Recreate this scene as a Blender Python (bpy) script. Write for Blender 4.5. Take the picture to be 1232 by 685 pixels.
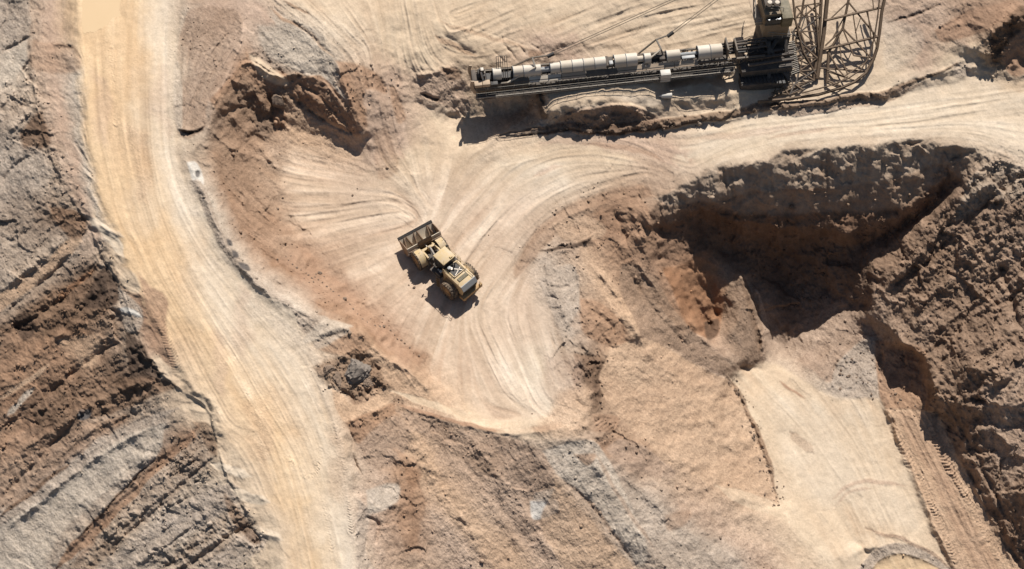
import bpy, bmesh, math, random
import numpy as np
from mathutils import Vector, Matrix

# ------------------------------------------------------------------ scene, camera, light
scn = bpy.context.scene
for o in list(bpy.data.objects):
    bpy.data.objects.remove(o)
COL = scn.collection
R = math.radians

TILT = R(30.0)
FOV = R(35.0)
DIST = 238.0
W0, H0 = 1232.0, 685.0
FPX = (W0 / 2) / math.tan(FOV / 2)
CAM = np.array([0.0, -DIST * math.sin(TILT), DIST * math.cos(TILT)])

cam_d = bpy.data.cameras.new('camera')
cam = bpy.data.objects.new('camera', cam_d)
COL.objects.link(cam)
cam.location = CAM
cam.rotation_euler = (TILT, 0, 0)
cam_d.sensor_fit = 'HORIZONTAL'
cam_d.angle = FOV
cam_d.clip_start = 1.0
cam_d.clip_end = 6000.0
scn.camera = cam

SUN_EL = R(49.0)
SUN_AZ = R(17.0)          # clockwise from +Y (north)
world = bpy.data.worlds.new('World')
scn.world = world
world.use_nodes = True
nt = world.node_tree
sky = nt.nodes.new('ShaderNodeTexSky')
sky.sky_type = 'NISHITA'
sky.sun_disc = False
sky.sun_elevation = SUN_EL
sky.sun_rotation = SUN_AZ
sky.altitude = 300
sky.dust_density = 1.5
nt.links.new(sky.outputs[0], nt.nodes['Background'].inputs[0])
nt.nodes['Background'].inputs[1].default_value = 0.05

sl = bpy.data.lights.new('sun', 'SUN')
sl.energy = 5.0
sl.angle = R(0.5)
sl.color = (1.0, 0.965, 0.91)
sun = bpy.data.objects.new('sun', sl)
COL.objects.link(sun)
sdir = Vector((math.sin(SUN_AZ) * math.cos(SUN_EL), math.cos(SUN_AZ) * math.cos(SUN_EL), math.sin(SUN_EL)))
sun.rotation_euler = sdir.to_track_quat('Z', 'Y').to_euler()
sun.location = sdir * 300

scn.view_settings.view_transform = 'Standard'
scn.view_settings.look = 'None'
scn.view_settings.exposure = 0.44
scn.view_settings.gamma = 1.0
scn.view_settings.use_curve_mapping = False

CT, ST = math.cos(TILT), math.sin(TILT)


def survey(u, v, h):
    """world point whose height is h and which the survey picture shows at (u, v)"""
    u = np.asarray(u, float); v = np.asarray(v, float)
    a = (u - W0 / 2) / FPX
    b = (H0 / 2 - v) / FPX
    dy = b * CT + ST
    dz = b * ST - CT
    k = (h - CAM[2]) / dz
    return np.stack([CAM[0] + a * k, CAM[1] + dy * k, np.broadcast_to(h, np.shape(k)) + 0.0 * k], -1)


def P(u, v, h):
    return Vector(survey(u, v, h).tolist())


# ------------------------------------------------------------------ numpy field tools (1 px survey raster)
X0, Y0 = -120, -90
NX, NY = 1472, 880
GX, GY = np.meshgrid(np.arange(NX) + X0, np.arange(NY) + Y0)
GX = GX.astype(np.float32); GY = GY.astype(np.float32)
rng = np.random.default_rng(7)


def vnoise(x, y, seed):
    t = np.random.default_rng(seed).random((256, 256), dtype=np.float32)
    xi = np.floor(x); yi = np.floor(y)
    fx = (x - xi).astype(np.float32); fy = (y - yi).astype(np.float32)
    xi = xi.astype(np.int32) & 255; yi = yi.astype(np.int32) & 255
    fx = fx * fx * fx * (fx * (fx * 6 - 15) + 10); fy = fy * fy * fy * (fy * (fy * 6 - 15) + 10)
    x1 = (xi + 1) & 255; y1 = (yi + 1) & 255
    a = t[yi, xi]; b = t[yi, x1]; c = t[y1, xi]; d = t[y1, x1]
    return (a + (b - a) * fx) * (1 - fy) + (c + (d - c) * fx) * fy


def fbm(scale, seed, octv=4, gain=0.5, x=None, y=None, ridged=False):
    x = GX if x is None else x
    y = GY if y is None else y
    s = 0; amp = 1; tot = 0; f = 1.0 / scale
    for i in range(octv):
        c, sn = math.cos(0.6 + i * 1.1), math.sin(0.6 + i * 1.1)
        n = vnoise((x * c - y * sn) * f + 17.3 * i, (x * sn + y * c) * f + 5.1 * i, seed + i)
        if ridged:
            n = 1 - np.abs(2 * n - 1)
        s = s + amp * n; tot += amp
        amp *= gain; f *= 2.03
    s = s / tot
    return s if ridged else (s - 0.5) * 2


def blur(a, n=1, it=1):
    for _ in range(it):
        p = np.pad(a, ((n, n), (0, 0)), 'edge').cumsum(0, dtype=np.float64)
        p = np.vstack([np.zeros((1, p.shape[1])), p])
        a = ((p[2 * n + 1:] - p[:-2 * n - 1]) / (2 * n + 1)).astype(np.float32)
        p = np.pad(a, ((0, 0), (n, n)), 'edge').cumsum(1, dtype=np.float64)
        p = np.hstack([np.zeros((p.shape[0], 1)), p])
        a = ((p[:, 2 * n + 1:] - p[:, :-2 * n - 1]) / (2 * n + 1)).astype(np.float32)
    return a


def sstep(a, b, x):
    t = np.clip((x - a) / (b - a), 0, 1)
    return t * t * (3 - 2 * t)


def densify(pts, step=0.7):
    pts = np.array(pts, float)
    out = []
    for p, q in zip(pts[:-1], pts[1:]):
        n = max(2, int(np.hypot(*(q - p)[:2]) / step))
        t = np.linspace(0, 1, n, endpoint=False)[:, None]
        out.append(p + (q - p) * t)
    out.append(pts[-1:])
    return np.vstack(out)


def smooth_line(pts, n=8):
    """Catmull-Rom through the points"""
    pts = np.array(pts, float)
    if len(pts) < 3:
        return pts
    p = np.vstack([2 * pts[0] - pts[1], pts, 2 * pts[-1] - pts[-2]])
    out = []
    for i in range(len(pts) - 1):
        a, b, c, d = p[i:i + 4]
        for t in np.linspace(0, 1, n, endpoint=False):
            out.append(0.5 * (2 * b + (c - a) * t + (2 * a - 5 * b + 4 * c - d) * t * t + (3 * b - a - 3 * c + d) * t ** 3))
    out.append(pts[-1])
    return np.array(out)


def diffuse(lines, nch, iters=70):
    """lines: arrays with columns x, y, value...; harmonic fill between them"""
    c = np.zeros((NY // 2, NX // 2, nch), np.float64); w = np.zeros((NY // 2, NX // 2), np.float64)
    for L in lines:
        d = densify(L)
        i = ((d[:, 1] - Y0) / 2).astype(int); j = ((d[:, 0] - X0) / 2).astype(int)
        ok = (i >= 0) & (i < NY // 2) & (j >= 0) & (j < NX // 2)
        np.add.at(c, (i[ok], j[ok]), d[ok, 2:2 + nch]); np.add.at(w, (i[ok], j[ok]), 1)
    pyr = [(c, w)]
    while min(pyr[-1][1].shape) > 12:
        c, w = pyr[-1]
        hh, ww = (w.shape[0] + 1) // 2 * 2, (w.shape[1] + 1) // 2 * 2
        cp = np.zeros((hh, ww, nch)); cp[:c.shape[0], :c.shape[1]] = c
        wp = np.zeros((hh, ww)); wp[:w.shape[0], :w.shape[1]] = w
        pyr.append((cp.reshape(hh // 2, 2, ww // 2, 2, nch).sum((1, 3)), wp.reshape(hh // 2, 2, ww // 2, 2).sum((1, 3))))
    u = None
    for lv, (c, w) in reversed(list(enumerate(pyr))):
        m = (w > 0)[..., None]
        v = np.where(m, c / np.maximum(w, 1e-9)[..., None], 0).astype(np.float32)
        if u is None:
            u = np.where(m, v, v.sum((0, 1)) / max(m.sum(), 1)).astype(np.float32); n = 400
        else:
            u = u.repeat(2, 0).repeat(2, 1)[:w.shape[0], :w.shape[1]]; n = iters
        for _ in range(n):
            u = np.where(m, v, u)
            p = np.pad(u, ((1, 1), (1, 1), (0, 0)), 'edge')
            u = 0.25 * (p[:-2, 1:-1] + p[2:, 1:-1] + p[1:-1, :-2] + p[1:-1, 2:])
        u = np.where(m, v, u)
    # bilinear to full raster
    yy = np.clip((np.arange(NY) - 0.5) / 2, 0, NY // 2 - 1); xx = np.clip((np.arange(NX) - 0.5) / 2, 0, NX // 2 - 1)
    i0 = yy.astype(int); i1 = np.minimum(i0 + 1, NY // 2 - 1); fy = (yy - i0)[:, None, None].astype(np.float32)
    j0 = xx.astype(int); j1 = np.minimum(j0 + 1, NX // 2 - 1); fx = (xx - j0)[None, :, None].astype(np.float32)
    a = u[i0] * (1 - fy) + u[i1] * fy
    a = a[:, j0] * (1 - fx) + a[:, j1] * fx
    return a[..., 0] if nch == 1 else a


def bbox(pts, m):
    pts = np.asarray(pts)
    x0 = int(max(0, pts[:, 0].min() - m - X0)); x1 = int(min(NX, pts[:, 0].max() + m - X0 + 1))
    y0 = int(max(0, pts[:, 1].min() - m - Y0)); y1 = int(min(NY, pts[:, 1].max() + m - Y0 + 1))
    return slice(y0, max(y0, y1)), slice(x0, max(x0, x1))


WX = fbm(34, 101, 4) ; WY = fbm(34, 131, 4)       # shared warp for ragged borders


def seg_dist(x, y, pts, closed=False):
    """distance, arc length, side of the nearest point of a polyline"""
    best = np.full(x.shape, 1e9, np.float32); arc = np.zeros_like(best); side = np.zeros_like(best)
    acc = 0.0
    n = len(pts) if closed else len(pts) - 1
    for i in range(n):
        p = pts[i]; q = pts[(i + 1) % len(pts)]
        dx, dy = q[0] - p[0], q[1] - p[1]
        l2 = dx * dx + dy * dy + 1e-9
        t = np.clip(((x - p[0]) * dx + (y - p[1]) * dy) / l2, 0, 1)
        d = (x - p[0] - t * dx) ** 2 + (y - p[1] - t * dy) ** 2
        m = d < best
        best = np.where(m, d, best)
        l = math.sqrt(l2)
        arc = np.where(m, acc + t * l, arc)
        side = np.where(m, np.sign(dx * (y - p[1]) - dy * (x - p[0])), side)
        acc += l
    return np.sqrt(best), arc, side


def poly_mask(pts, soft=2.0, warp=4.0, smooth=True):
    """(slice, mask): inside of a closed outline, with a ragged soft edge"""
    pts = np.array(pts, float)
    if smooth:
        q = np.vstack([pts, pts[:1]])
        pts = smooth_line(q, 5)[:-1]
    s = bbox(pts, soft * 2 + warp * 1.5 + 4)
    x = GX[s] + WX[s] * warp; y = GY[s] + WY[s] * warp
    inside = np.zeros(x.shape, bool)
    j = len(pts) - 1
    for i in range(len(pts)):
        xi, yi = pts[i]; xj, yj = pts[j]
        if yi != yj:
            c = ((yi > y) != (yj > y)) & (x < (xj - xi) * (y - yi) / (yj - yi) + xi)
            inside ^= c
        j = i
    if soft <= 0.01:
        return s, inside.astype(np.float32)
    m = inside.astype(np.float32)
    d, _, _ = seg_dist(x, y, pts[::2] if len(pts) > 60 else pts, True)
    sd = np.where(inside, d, -d)
    return s, sstep(-soft, soft, sd)


def line_mask(pts, width, soft=1.5, warp=2.0, taper=True):
    pts = smooth_line(pts, 6)
    s = bbox(pts, width + soft + warp * 1.5 + 3)
    d, arc, side = seg_dist(GX[s] + WX[s] * warp, GY[s] + WY[s] * warp, pts)
    L = np.sum(np.hypot(*np.diff(pts[:, :2], axis=0).T))
    w = width
    if taper:
        w = width * np.clip(np.minimum(arc, L - arc) / (0.18 * L), 0.15, 1)
    return s, 1 - sstep(w - soft * 0.5, w + soft, d), d, arc, side



# ------------------------------------------------------------------ terrain heights (metres; 0 = floor where the loader stands)
HL = [
    # haul road, left and right edge
    [(97,-90,9),(98,60,9),(108,150,9),(120,220,8.5),(138,262,8.3),(165,330,7.8),(200,410,7),(240,470,6.5),(290,540,6),(315,600,5.5),(340,650,5),(350,790,4.2)],
    [(215,-90,9),(213,40,9),(211,100,9),(210,150,9),(222,220,8.5),(240,262,8.2),(262,310,8),(300,350,7.5),(345,390,7),(378,440,6.5),(402,500,6),(414,550,5.5),(422,600,5),(432,685,4.2),(440,790,3)],
    [(155,-90,9.05),(157,150,9.1),(215,350,7.8),(330,540,5.9),(385,685,4.5)],
    # break edge left of the road, then the slope below it
    [(20,-90,7),(30,0,7),(36,50,6.8),(42,110,6.6),(65,200,6.5),(105,268,6.5),(125,310,6.2),(142,338,6.4),(165,400,6.2),(192,447,5.8),(245,488,5.6),(258,515,5.4),(275,575,4.9),(302,630,4.5),(325,685,4.0),(350,790,3)],
    [(75,-90,7.8),(78,100,7.6),(92,220,7.4),(140,320,7),(185,410,6.3),(240,480,5.8)],
    [(-10,-90,6.4),(0,0,5.4),(8,60,5.2),(0,130,4.6),(5,200,3.5),(0,300,1.2),(0,400,-1.0),(0,456,-2.2),(0,560,-4.8),(0,685,-7.4),(0,790,-10)],
    [(-120,-90,1),(-120,100,0),(-120,300,-4.5),(-120,456,-7.5),(-120,685,-12.5),(-120,790,-15)],
    [(120,456,1.8),(150,560,0.6),(165,685,-1.6),(190,790,-3.8)],
    [(60,300,3.6),(75,400,2.0),(85,500,-0.1),(90,600,-2.3),(95,685,-4.2),(100,790,-6.6)],
    # ridge right of the road (grey berm) running down into the south rim of the basin
    [(300,20,10.3),(296,60,9.9),(272,110,9.6),(250,152,9.5),(234,175,9.4),(232,200,9.0),(246,238,8.8),(263,277,8.6),(286,312,8.4),(312,342,8.1),(345,366,7.8),(390,386,7.5),(425,397,7.2),(441,410,6.7),(468,433,5.4),(495,450,4.0),(520,478,2.6),(548,505,1.8),(585,517,1.2),(640,522,1.0),(700,516,0.8)],
    [(226,30,9.2),(222,100,9.2),(219,148,9.1)],
    [(250,20,9.7),(246,90,9.6),(236,150,9.4)],
    # foot of the brown bank on the west side of the basin
    [(300,165,3.0),(325,190,2.6),(332,230,2.2),(350,270,1.5),(385,318,0.9),(430,362,0.6),(480,415,0.45),(530,462,0.4),(600,496,0.4),(660,500,0.3)],
    [(268,185,6.6),(275,230,5.8),(300,280,5.2),(340,325,4.6),(390,360,4.2),(430,395,3.6)],
    # scarp between the grey hill and the basin
    [(300,20,10.3),(345,28,10.6),(385,40,10.4),(403,62,9.6),(415,100,8.4),(426,135,6.6),(434,162,4.6)],
    [(296,60,9.9),(330,90,8.0),(352,88,8.3),(380,96,7.6),(396,122,6.2),(410,150,4.6),(428,172,3.1)],
    [(300,122,6.0),(318,160,3.2),(345,158,2.8),(378,165,2.3),(430,185,1.7)],
    [(355,118,5.8),(372,132,4.8),(392,152,3.6)],
    [(262,140,8.4),(280,160,6.0),(300,172,3.9)],
    # sandy plateau along the top and the chute down into the basin
    [(300,-90,11.4),(400,-90,10.6),(500,-90,9.5),(700,-90,9),(900,-90,8),(1232,-90,9)],
    [(345,0,11),(420,0,9.8),(470,0,9),(560,0,8),(700,0,7.5),(860,0,6.8),(910,10,6.2)],
    [(430,80,8.6),(455,120,6.6),(470,165,3.0),(485,205,1.4)],
    [(445,180,2.4),(480,215,1.3),(500,195,1.4)],
    [(480,40,7.6),(560,40,7.2),(600,60,6.2),(680,50,6.4),(740,55,5.6),(860,45,5.2)],
    [(500,85,5.2),(530,82,5.4),(550,92,5.0)],
    [(497,100,4.2),(520,110,3.8),(550,112,3.0)],
    [(500,125,2.8),(530,133,2.0),(548,128,1.6)],
    [(543,142,0.3),(575,146,0.3),(610,138,0.4),(638,126,0.8)],
    [(545,165,0.5),(580,164,0.5),(605,156,0.7)],
    [(552,119,2.6),(600,115,3.0),(642,107,3.6)],
    [(600,85,5.2),(650,72,5.4),(740,60,5.2)],
    # bench under the boom
    [(655,112,4.9),(700,104,5.3),(770,100,5.2),(800,118,3.9)],
    [(662,130,4.4),(720,122,5.0),(780,124,3.9),(850,118,3.2),(900,112,3.2)],
    [(650,90,4.4),(760,84,4.7),(880,78,3.8),(930,90,3.4)],
    [(810,100,2.4),(880,92,2.4)],
    [(640,148,1.6),(690,152,1.7),(760,150,1.7)],
    [(820,132,2.0),(905,124,2.0),(1000,114,2.2),(1060,97,2.5),(1110,80,2.9)],
    # dark berm beside the cross road
    [(565,182,0.9),(600,166,1.3),(640,156,1.4),(720,158,1.5),(790,152,1.6),(870,139,1.7),(925,132,1.8),(1000,123,2.0),(1060,112,2.2),(1108,92,2.6),(1150,76,3.0),(1185,70,3.4)],
    [(600,172,0.75),(640,162,0.85),(720,164,0.9),(790,159,0.9),(870,146,1.0),(925,140,1.1),(1000,133,1.2),(1060,122,1.3),(1110,108,1.5),(1160,98,1.7),(1232,95,2.0),(1352,90,2.2)],
    [(980,-20,5.6),(1060,10,4.8),(1060,60,3.6)],
    [(1120,30,5.0),(1170,60,4.6),(1150,10,5.6)],
    [(1180,70,4.6),(1198,48,6.6),(1232,20,8.4),(1352,-40,10)],
    [(1196,90,2.6),(1232,80,2.6)],
    # basin floor
    [(400,190,1.3),(380,250,1.0),(420,310,0.4),(500,400,0.2),(590,470,0.2)],
    [(490,230,0.6),(500,300,0.1),(560,350,0),(620,420,0),(640,480,0.1)],
    [(600,195,0.4),(560,260,0.2),(630,330,0)],
    [(590,190,0.6),(700,205,0.55),(760,215,0.55),(850,190,0.8),(1000,165,0.9),(1150,150,1.0),(1232,140,1.2),(1352,130,1.4)],
    [(780,262,0.3),(735,232,0.4),(690,250,0.35),(662,275,0.25),(648,305,0.2),(662,355,0.1),(680,405,0.0),(692,440,0.1),(700,480,0.3),(705,512,0.7)],
    # pit rim, wall foot, pit bottom
    [(783,268,0.0),(788,240,0.3),(815,226,0.5),(850,207,0.8),(880,199,0.8),(920,191,0.8),(960,183,0.8),(1000,178,0.8),(1050,174,0.8),(1090,171,0.8),(1130,174,0.8),(1165,180,0.8),(1190,188,0.8),(1215,194,1.0),(1240,210,1.2),(1352,260,2.0)],
    [(790,255,-1.0),(852,228,-1.3),(920,226,-2.7),(1000,222,-3.6),(1090,206,-2.8),(1150,191,-.8)],
    [(797,262,-1.8),(830,250,-2.6),(850,252,-4.0),(880,262,-5.8),(920,270,-7.4),(960,276,-8.5),(1000,278,-9.0),(1050,270,-8.6),(1090,250,-6.9),(1125,224,-4.4),(1150,206,-2.1)],
    [(797,278,-4.6),(828,276,-6.2),(850,272,-7.6),(880,282,-10.6),(920,290,-12.6),(960,294,-13.8),(1000,294,-14.0),(1050,288,-13.4),(1090,270,-11.6),(1125,244,-8.6),(1152,216,-4.6)],
    [(796,306,-6.4),(815,320,-7.6),(832,312,-8.6),(846,302,-9.6)],
    [(870,305,-13.8),(890,318,-14.6),(905,352,-18.0),(922,395,-21.6),(940,418,-22.8),(960,405,-22.6),(990,385,-21.2),(1038,362,-18.0)],
    [(935,304,-16.4),(945,350,-20),(985,334,-18.4),(1000,360,-20.0)],
    # spur that bounds the lit hill on the right
    [(1186,196,0.2),(1160,222,-2.0),(1128,258,-5.6),(1096,300,-9.4),(1062,342,-12.6),(1047,368,-14.6),(1050,380,-15.2),(1078,396,-14.8),(1088,410,-14.2),(1116,440,-14.4),(1126,470,-14.0),(1140,480,-13.4),(1190,492,-11.2),(1240,480,-8),(1352,470,-5)],
    [(1215,235,-0.8),(1180,262,-3.4),(1140,300,-7.4),(1100,345,-11.0)],
    [(1232,300,-4),(1200,340,-6.8),(1160,390,-10.0),(1180,450,-9.2),(1240,420,-6)],
    [(1352,350,-2),(1352,420,-3)],
    [(1046,388,-17.6),(1072,414,-17.8),(1102,428,-17.6),(1112,462,-17.2),(1124,492,-16.4),(1150,505,-14.9),(1195,515,-12.6),(1240,510,-10.8)],
    [(1000,400,-19.6),(1040,420,-19.0),(1090,470,-18.8)],
    [(975,440,-19.4),(1020,465,-19.5),(1070,485,-19.2)],
    # east slope over the ramp, the ramp, the pale floor
    [(1150,520,-16.8),(1170,565,-17.2),(1198,600,-17.4),(1225,650,-18.2),(1260,700,-19)],
    [(1232,560,-12.6),(1260,620,-13.4),(1352,700,-14)],
    [(1128,500,-18.0),(1150,545,-18.6),(1180,600,-19.1),(1212,660,-20),(1226,690,-20.4),(1270,790,-22)],
    [(1066,492,-18.5),(1090,545,-19.3),(1112,600,-19.8),(1150,685,-20.9),(1190,790,-22.4)],
    [(895,445,-19.3),(960,455,-19.4),(1055,490,-19.4),(1080,545,-20.0),(1102,600,-20.4),(1142,685,-21.6),(1180,790,-23)],
    [(940,520,-19.8),(1010,560,-20.2),(1000,620,-20.7),(1060,685,-21.4),(1060,790,-22.4)],
    # mid slope between basin rim and pit
    [(705,300,-0.6),(722,350,-1.4),(745,380,-2.4),(769,405,-3.4)],
    [(745,300,-1.8),(760,350,-4.0),(790,400,-7.0),(830,440,-11.2),(872,462,-15.2)],
    [(770,285,-0.9),(790,325,-4.2),(812,365,-8),(840,402,-11.0),(872,432,-14.6),(898,448,-18.0)],
    [(822,325,-8.4),(834,356,-12.4),(846,384,-17.0),(855,395,-19.2)],
    [(845,405,-14.8),(856,412,-15.2),(867,405,-15.6)],
    [(880,344,-14.2),(886,364,-14.7),(885,388,-15.0),(873,405,-15.4)], [(846,317,-11.0),(856,350,-15.6),(860,378,-18.2)],
    [(870,402,-15.6),(885,425,-16.4),(905,440,-18.2)],
    [(893,330,-13.0),(903,372,-15.2),(912,405,-17),(918,430,-18.4)],
    [(715,420,-1.4),(740,418,-3.2),(770,424,-4.9),(820,455,-9.6)],
    [(880,458,-17.4),(898,490,-18.4),(912,530,-19.2),(928,570,-19.7),(937,605,-20.0)],
    [(725,470,-2.6),(790,490,-7.4),(850,510,-12.6),(905,545,-18.2)],
    [(735,530,-3.0),(790,565,-7.2),(850,600,-12.4),(905,625,-17.0)],
    # spoil cones in the bottom centre
    [(418,508,5.2),(445,498,4.8),(470,487,4.0),(520,500,2.6),(560,512,1.7),(620,526,1.1),(660,530,0.6),(692,528,0.4),(722,530,-1.2)],
    [(422,530,4.6),(430,580,4.2),(440,630,3.6),(448,685,2.8),(460,790,1)],
    [(470,490,4.0),(480,540,2.6),(486,590,1.4),(496,640,0.2),(505,685,-1.0),(520,790,-3.5)],
    [(478,560,1.9),(470,600,2.4),(462,650,2.0)],
    [(520,540,1.2),(560,580,-0.4),(600,630,-2.6),(630,685,-5.0),(660,790,-9)],
    [(540,685,-3.0),(560,790,-6.5)],
    [(600,545,0.1),(625,590,-1.8),(650,640,-4.2)],
    [(652,545,0.1),(672,580,-1.1),(706,625,-3.7),(735,655,-5.4),(770,690,-8.2),(800,790,-13)],
    [(696,535,-0.2),(712,562,-1.5),(742,612,-4.1),(780,660,-6.6),(812,700,-9.2),(850,790,-13.5)],
    [(725,545,-2.2),(780,600,-5.8),(830,645,-9.6),(870,690,-13)],
    [(890,632,-16.4),(930,655,-18.8),(970,690,-20.2),(1000,790,-22)],
    [(1010,672,-20.2),(1060,655,-20.3),(1110,668,-20.8)],
]
lines = []
for L in HL:
    q = smooth_line(L, 5)
    lines.append(q)
HB = diffuse(lines, 1)
HB = blur(HB, 1, 2)
_j = np.clip(np.arange(NX)[None, :] + WX * 7 + fbm(9, 191, 2) * 2.2, 0, NX - 1.01); _i = np.clip(np.arange(NY)[:, None] + WY * 7 + fbm(9, 193, 2) * 2.2, 0, NY - 1.01)
_j0 = _j.astype(int); _i0 = _i.astype(int); _fx = _j - _j0; _fy = _i - _i0
HB = ((HB[_i0, _j0] * (1 - _fx) + HB[_i0, _j0 + 1] * _fx) * (1 - _fy) + (HB[_i0 + 1, _j0] * (1 - _fx) + HB[_i0 + 1, _j0 + 1] * _fx) * _fy).astype(np.float32)
HB = blur(HB, 1, 1)
HS = blur(HB, 5, 2)

# ------------------------------------------------------------------ soils: two colours, streak, roughness, grain
def lin(c):
    c = np.array(c, float) / 255
    return np.where(c <= 0.04045, c / 12.92, ((c + 0.055) / 1.055) ** 2.4)


KALB = 0.66           # sunlit level ground shows a soil at about 1 / KALB of its base colour
SOIL = {
    'road':    ((238,208,170), (219,184,144), .75, .03, .15),
    'roadpale':((234,217,195), (220,197,169), .7, .03, .15),
    'pool':    ((224,188,140), (222,186,137), 0, 0, 0),
    'sand':    ((230,208,180), (211,184,155), .8, .05, .2),
    'floor':   ((229,207,183), (204,176,151), 1., .05, .15),
    'pink':    ((208,181,159), (189,160,138), .6, .12, .4),
    'redfloor':((186,153,127), (160,127,104), .5, .2, .4),
    'tan':     ((212,181,152), (192,160,132), .3, .08, .8),
    'packed':  ((190,157,131), (164,131,107), .5, .04, .5),
    'brown':   ((182,148,121), (146,114, 91), .5, .38, .5),
    'dkbrown': ((150,122,100), (108, 86, 70), .3, .8, .6),
    'black':   ((104, 85, 72), ( 74, 60, 51), .2, .8, .6),
    'rust':    ((186,145,114), (148,108, 80), .5, .15, .4),
    'gray':    ((199,181,163), (168,150,133), .3, .25, .9),
    'ltgray':  ((215,199,180), (188,171,153), .3, .15, .7),
    'white':   ((232,226,216), (214,206,194), .3, .1, .4),
    'slate':   ((108,102,99), ( 84, 80, 79), .2, .4, .4),
    'gravel':  ((202,176,154), (178,151,129), .3, .10, 1.),
    'greybrown':((188,162,141), (158,132,111), .4, .25, .8),
    'gravdark':((174,148,126), (144,119, 99), .4, .1, .9),
    'rock':    ((202,181,160), (148,126,107), .55, .75, .8),
    'rockgray':((200,181,160), (158,138,118), .55, .9, .9),
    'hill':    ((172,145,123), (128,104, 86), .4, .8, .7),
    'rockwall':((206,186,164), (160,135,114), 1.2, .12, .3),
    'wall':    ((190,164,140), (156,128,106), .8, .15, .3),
    'pitshade': ((140,114, 95), (106, 85, 71), .4, .5, .5),  # pit shade put into the colour: darker earth deepens the cast shadow
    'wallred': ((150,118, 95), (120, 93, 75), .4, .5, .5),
}
def soilvec(n):
    a, b, s, r, g = SOIL[n]
    return np.concatenate([lin(a), lin(b), [s, r, g]]).astype(np.float32)


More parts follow.
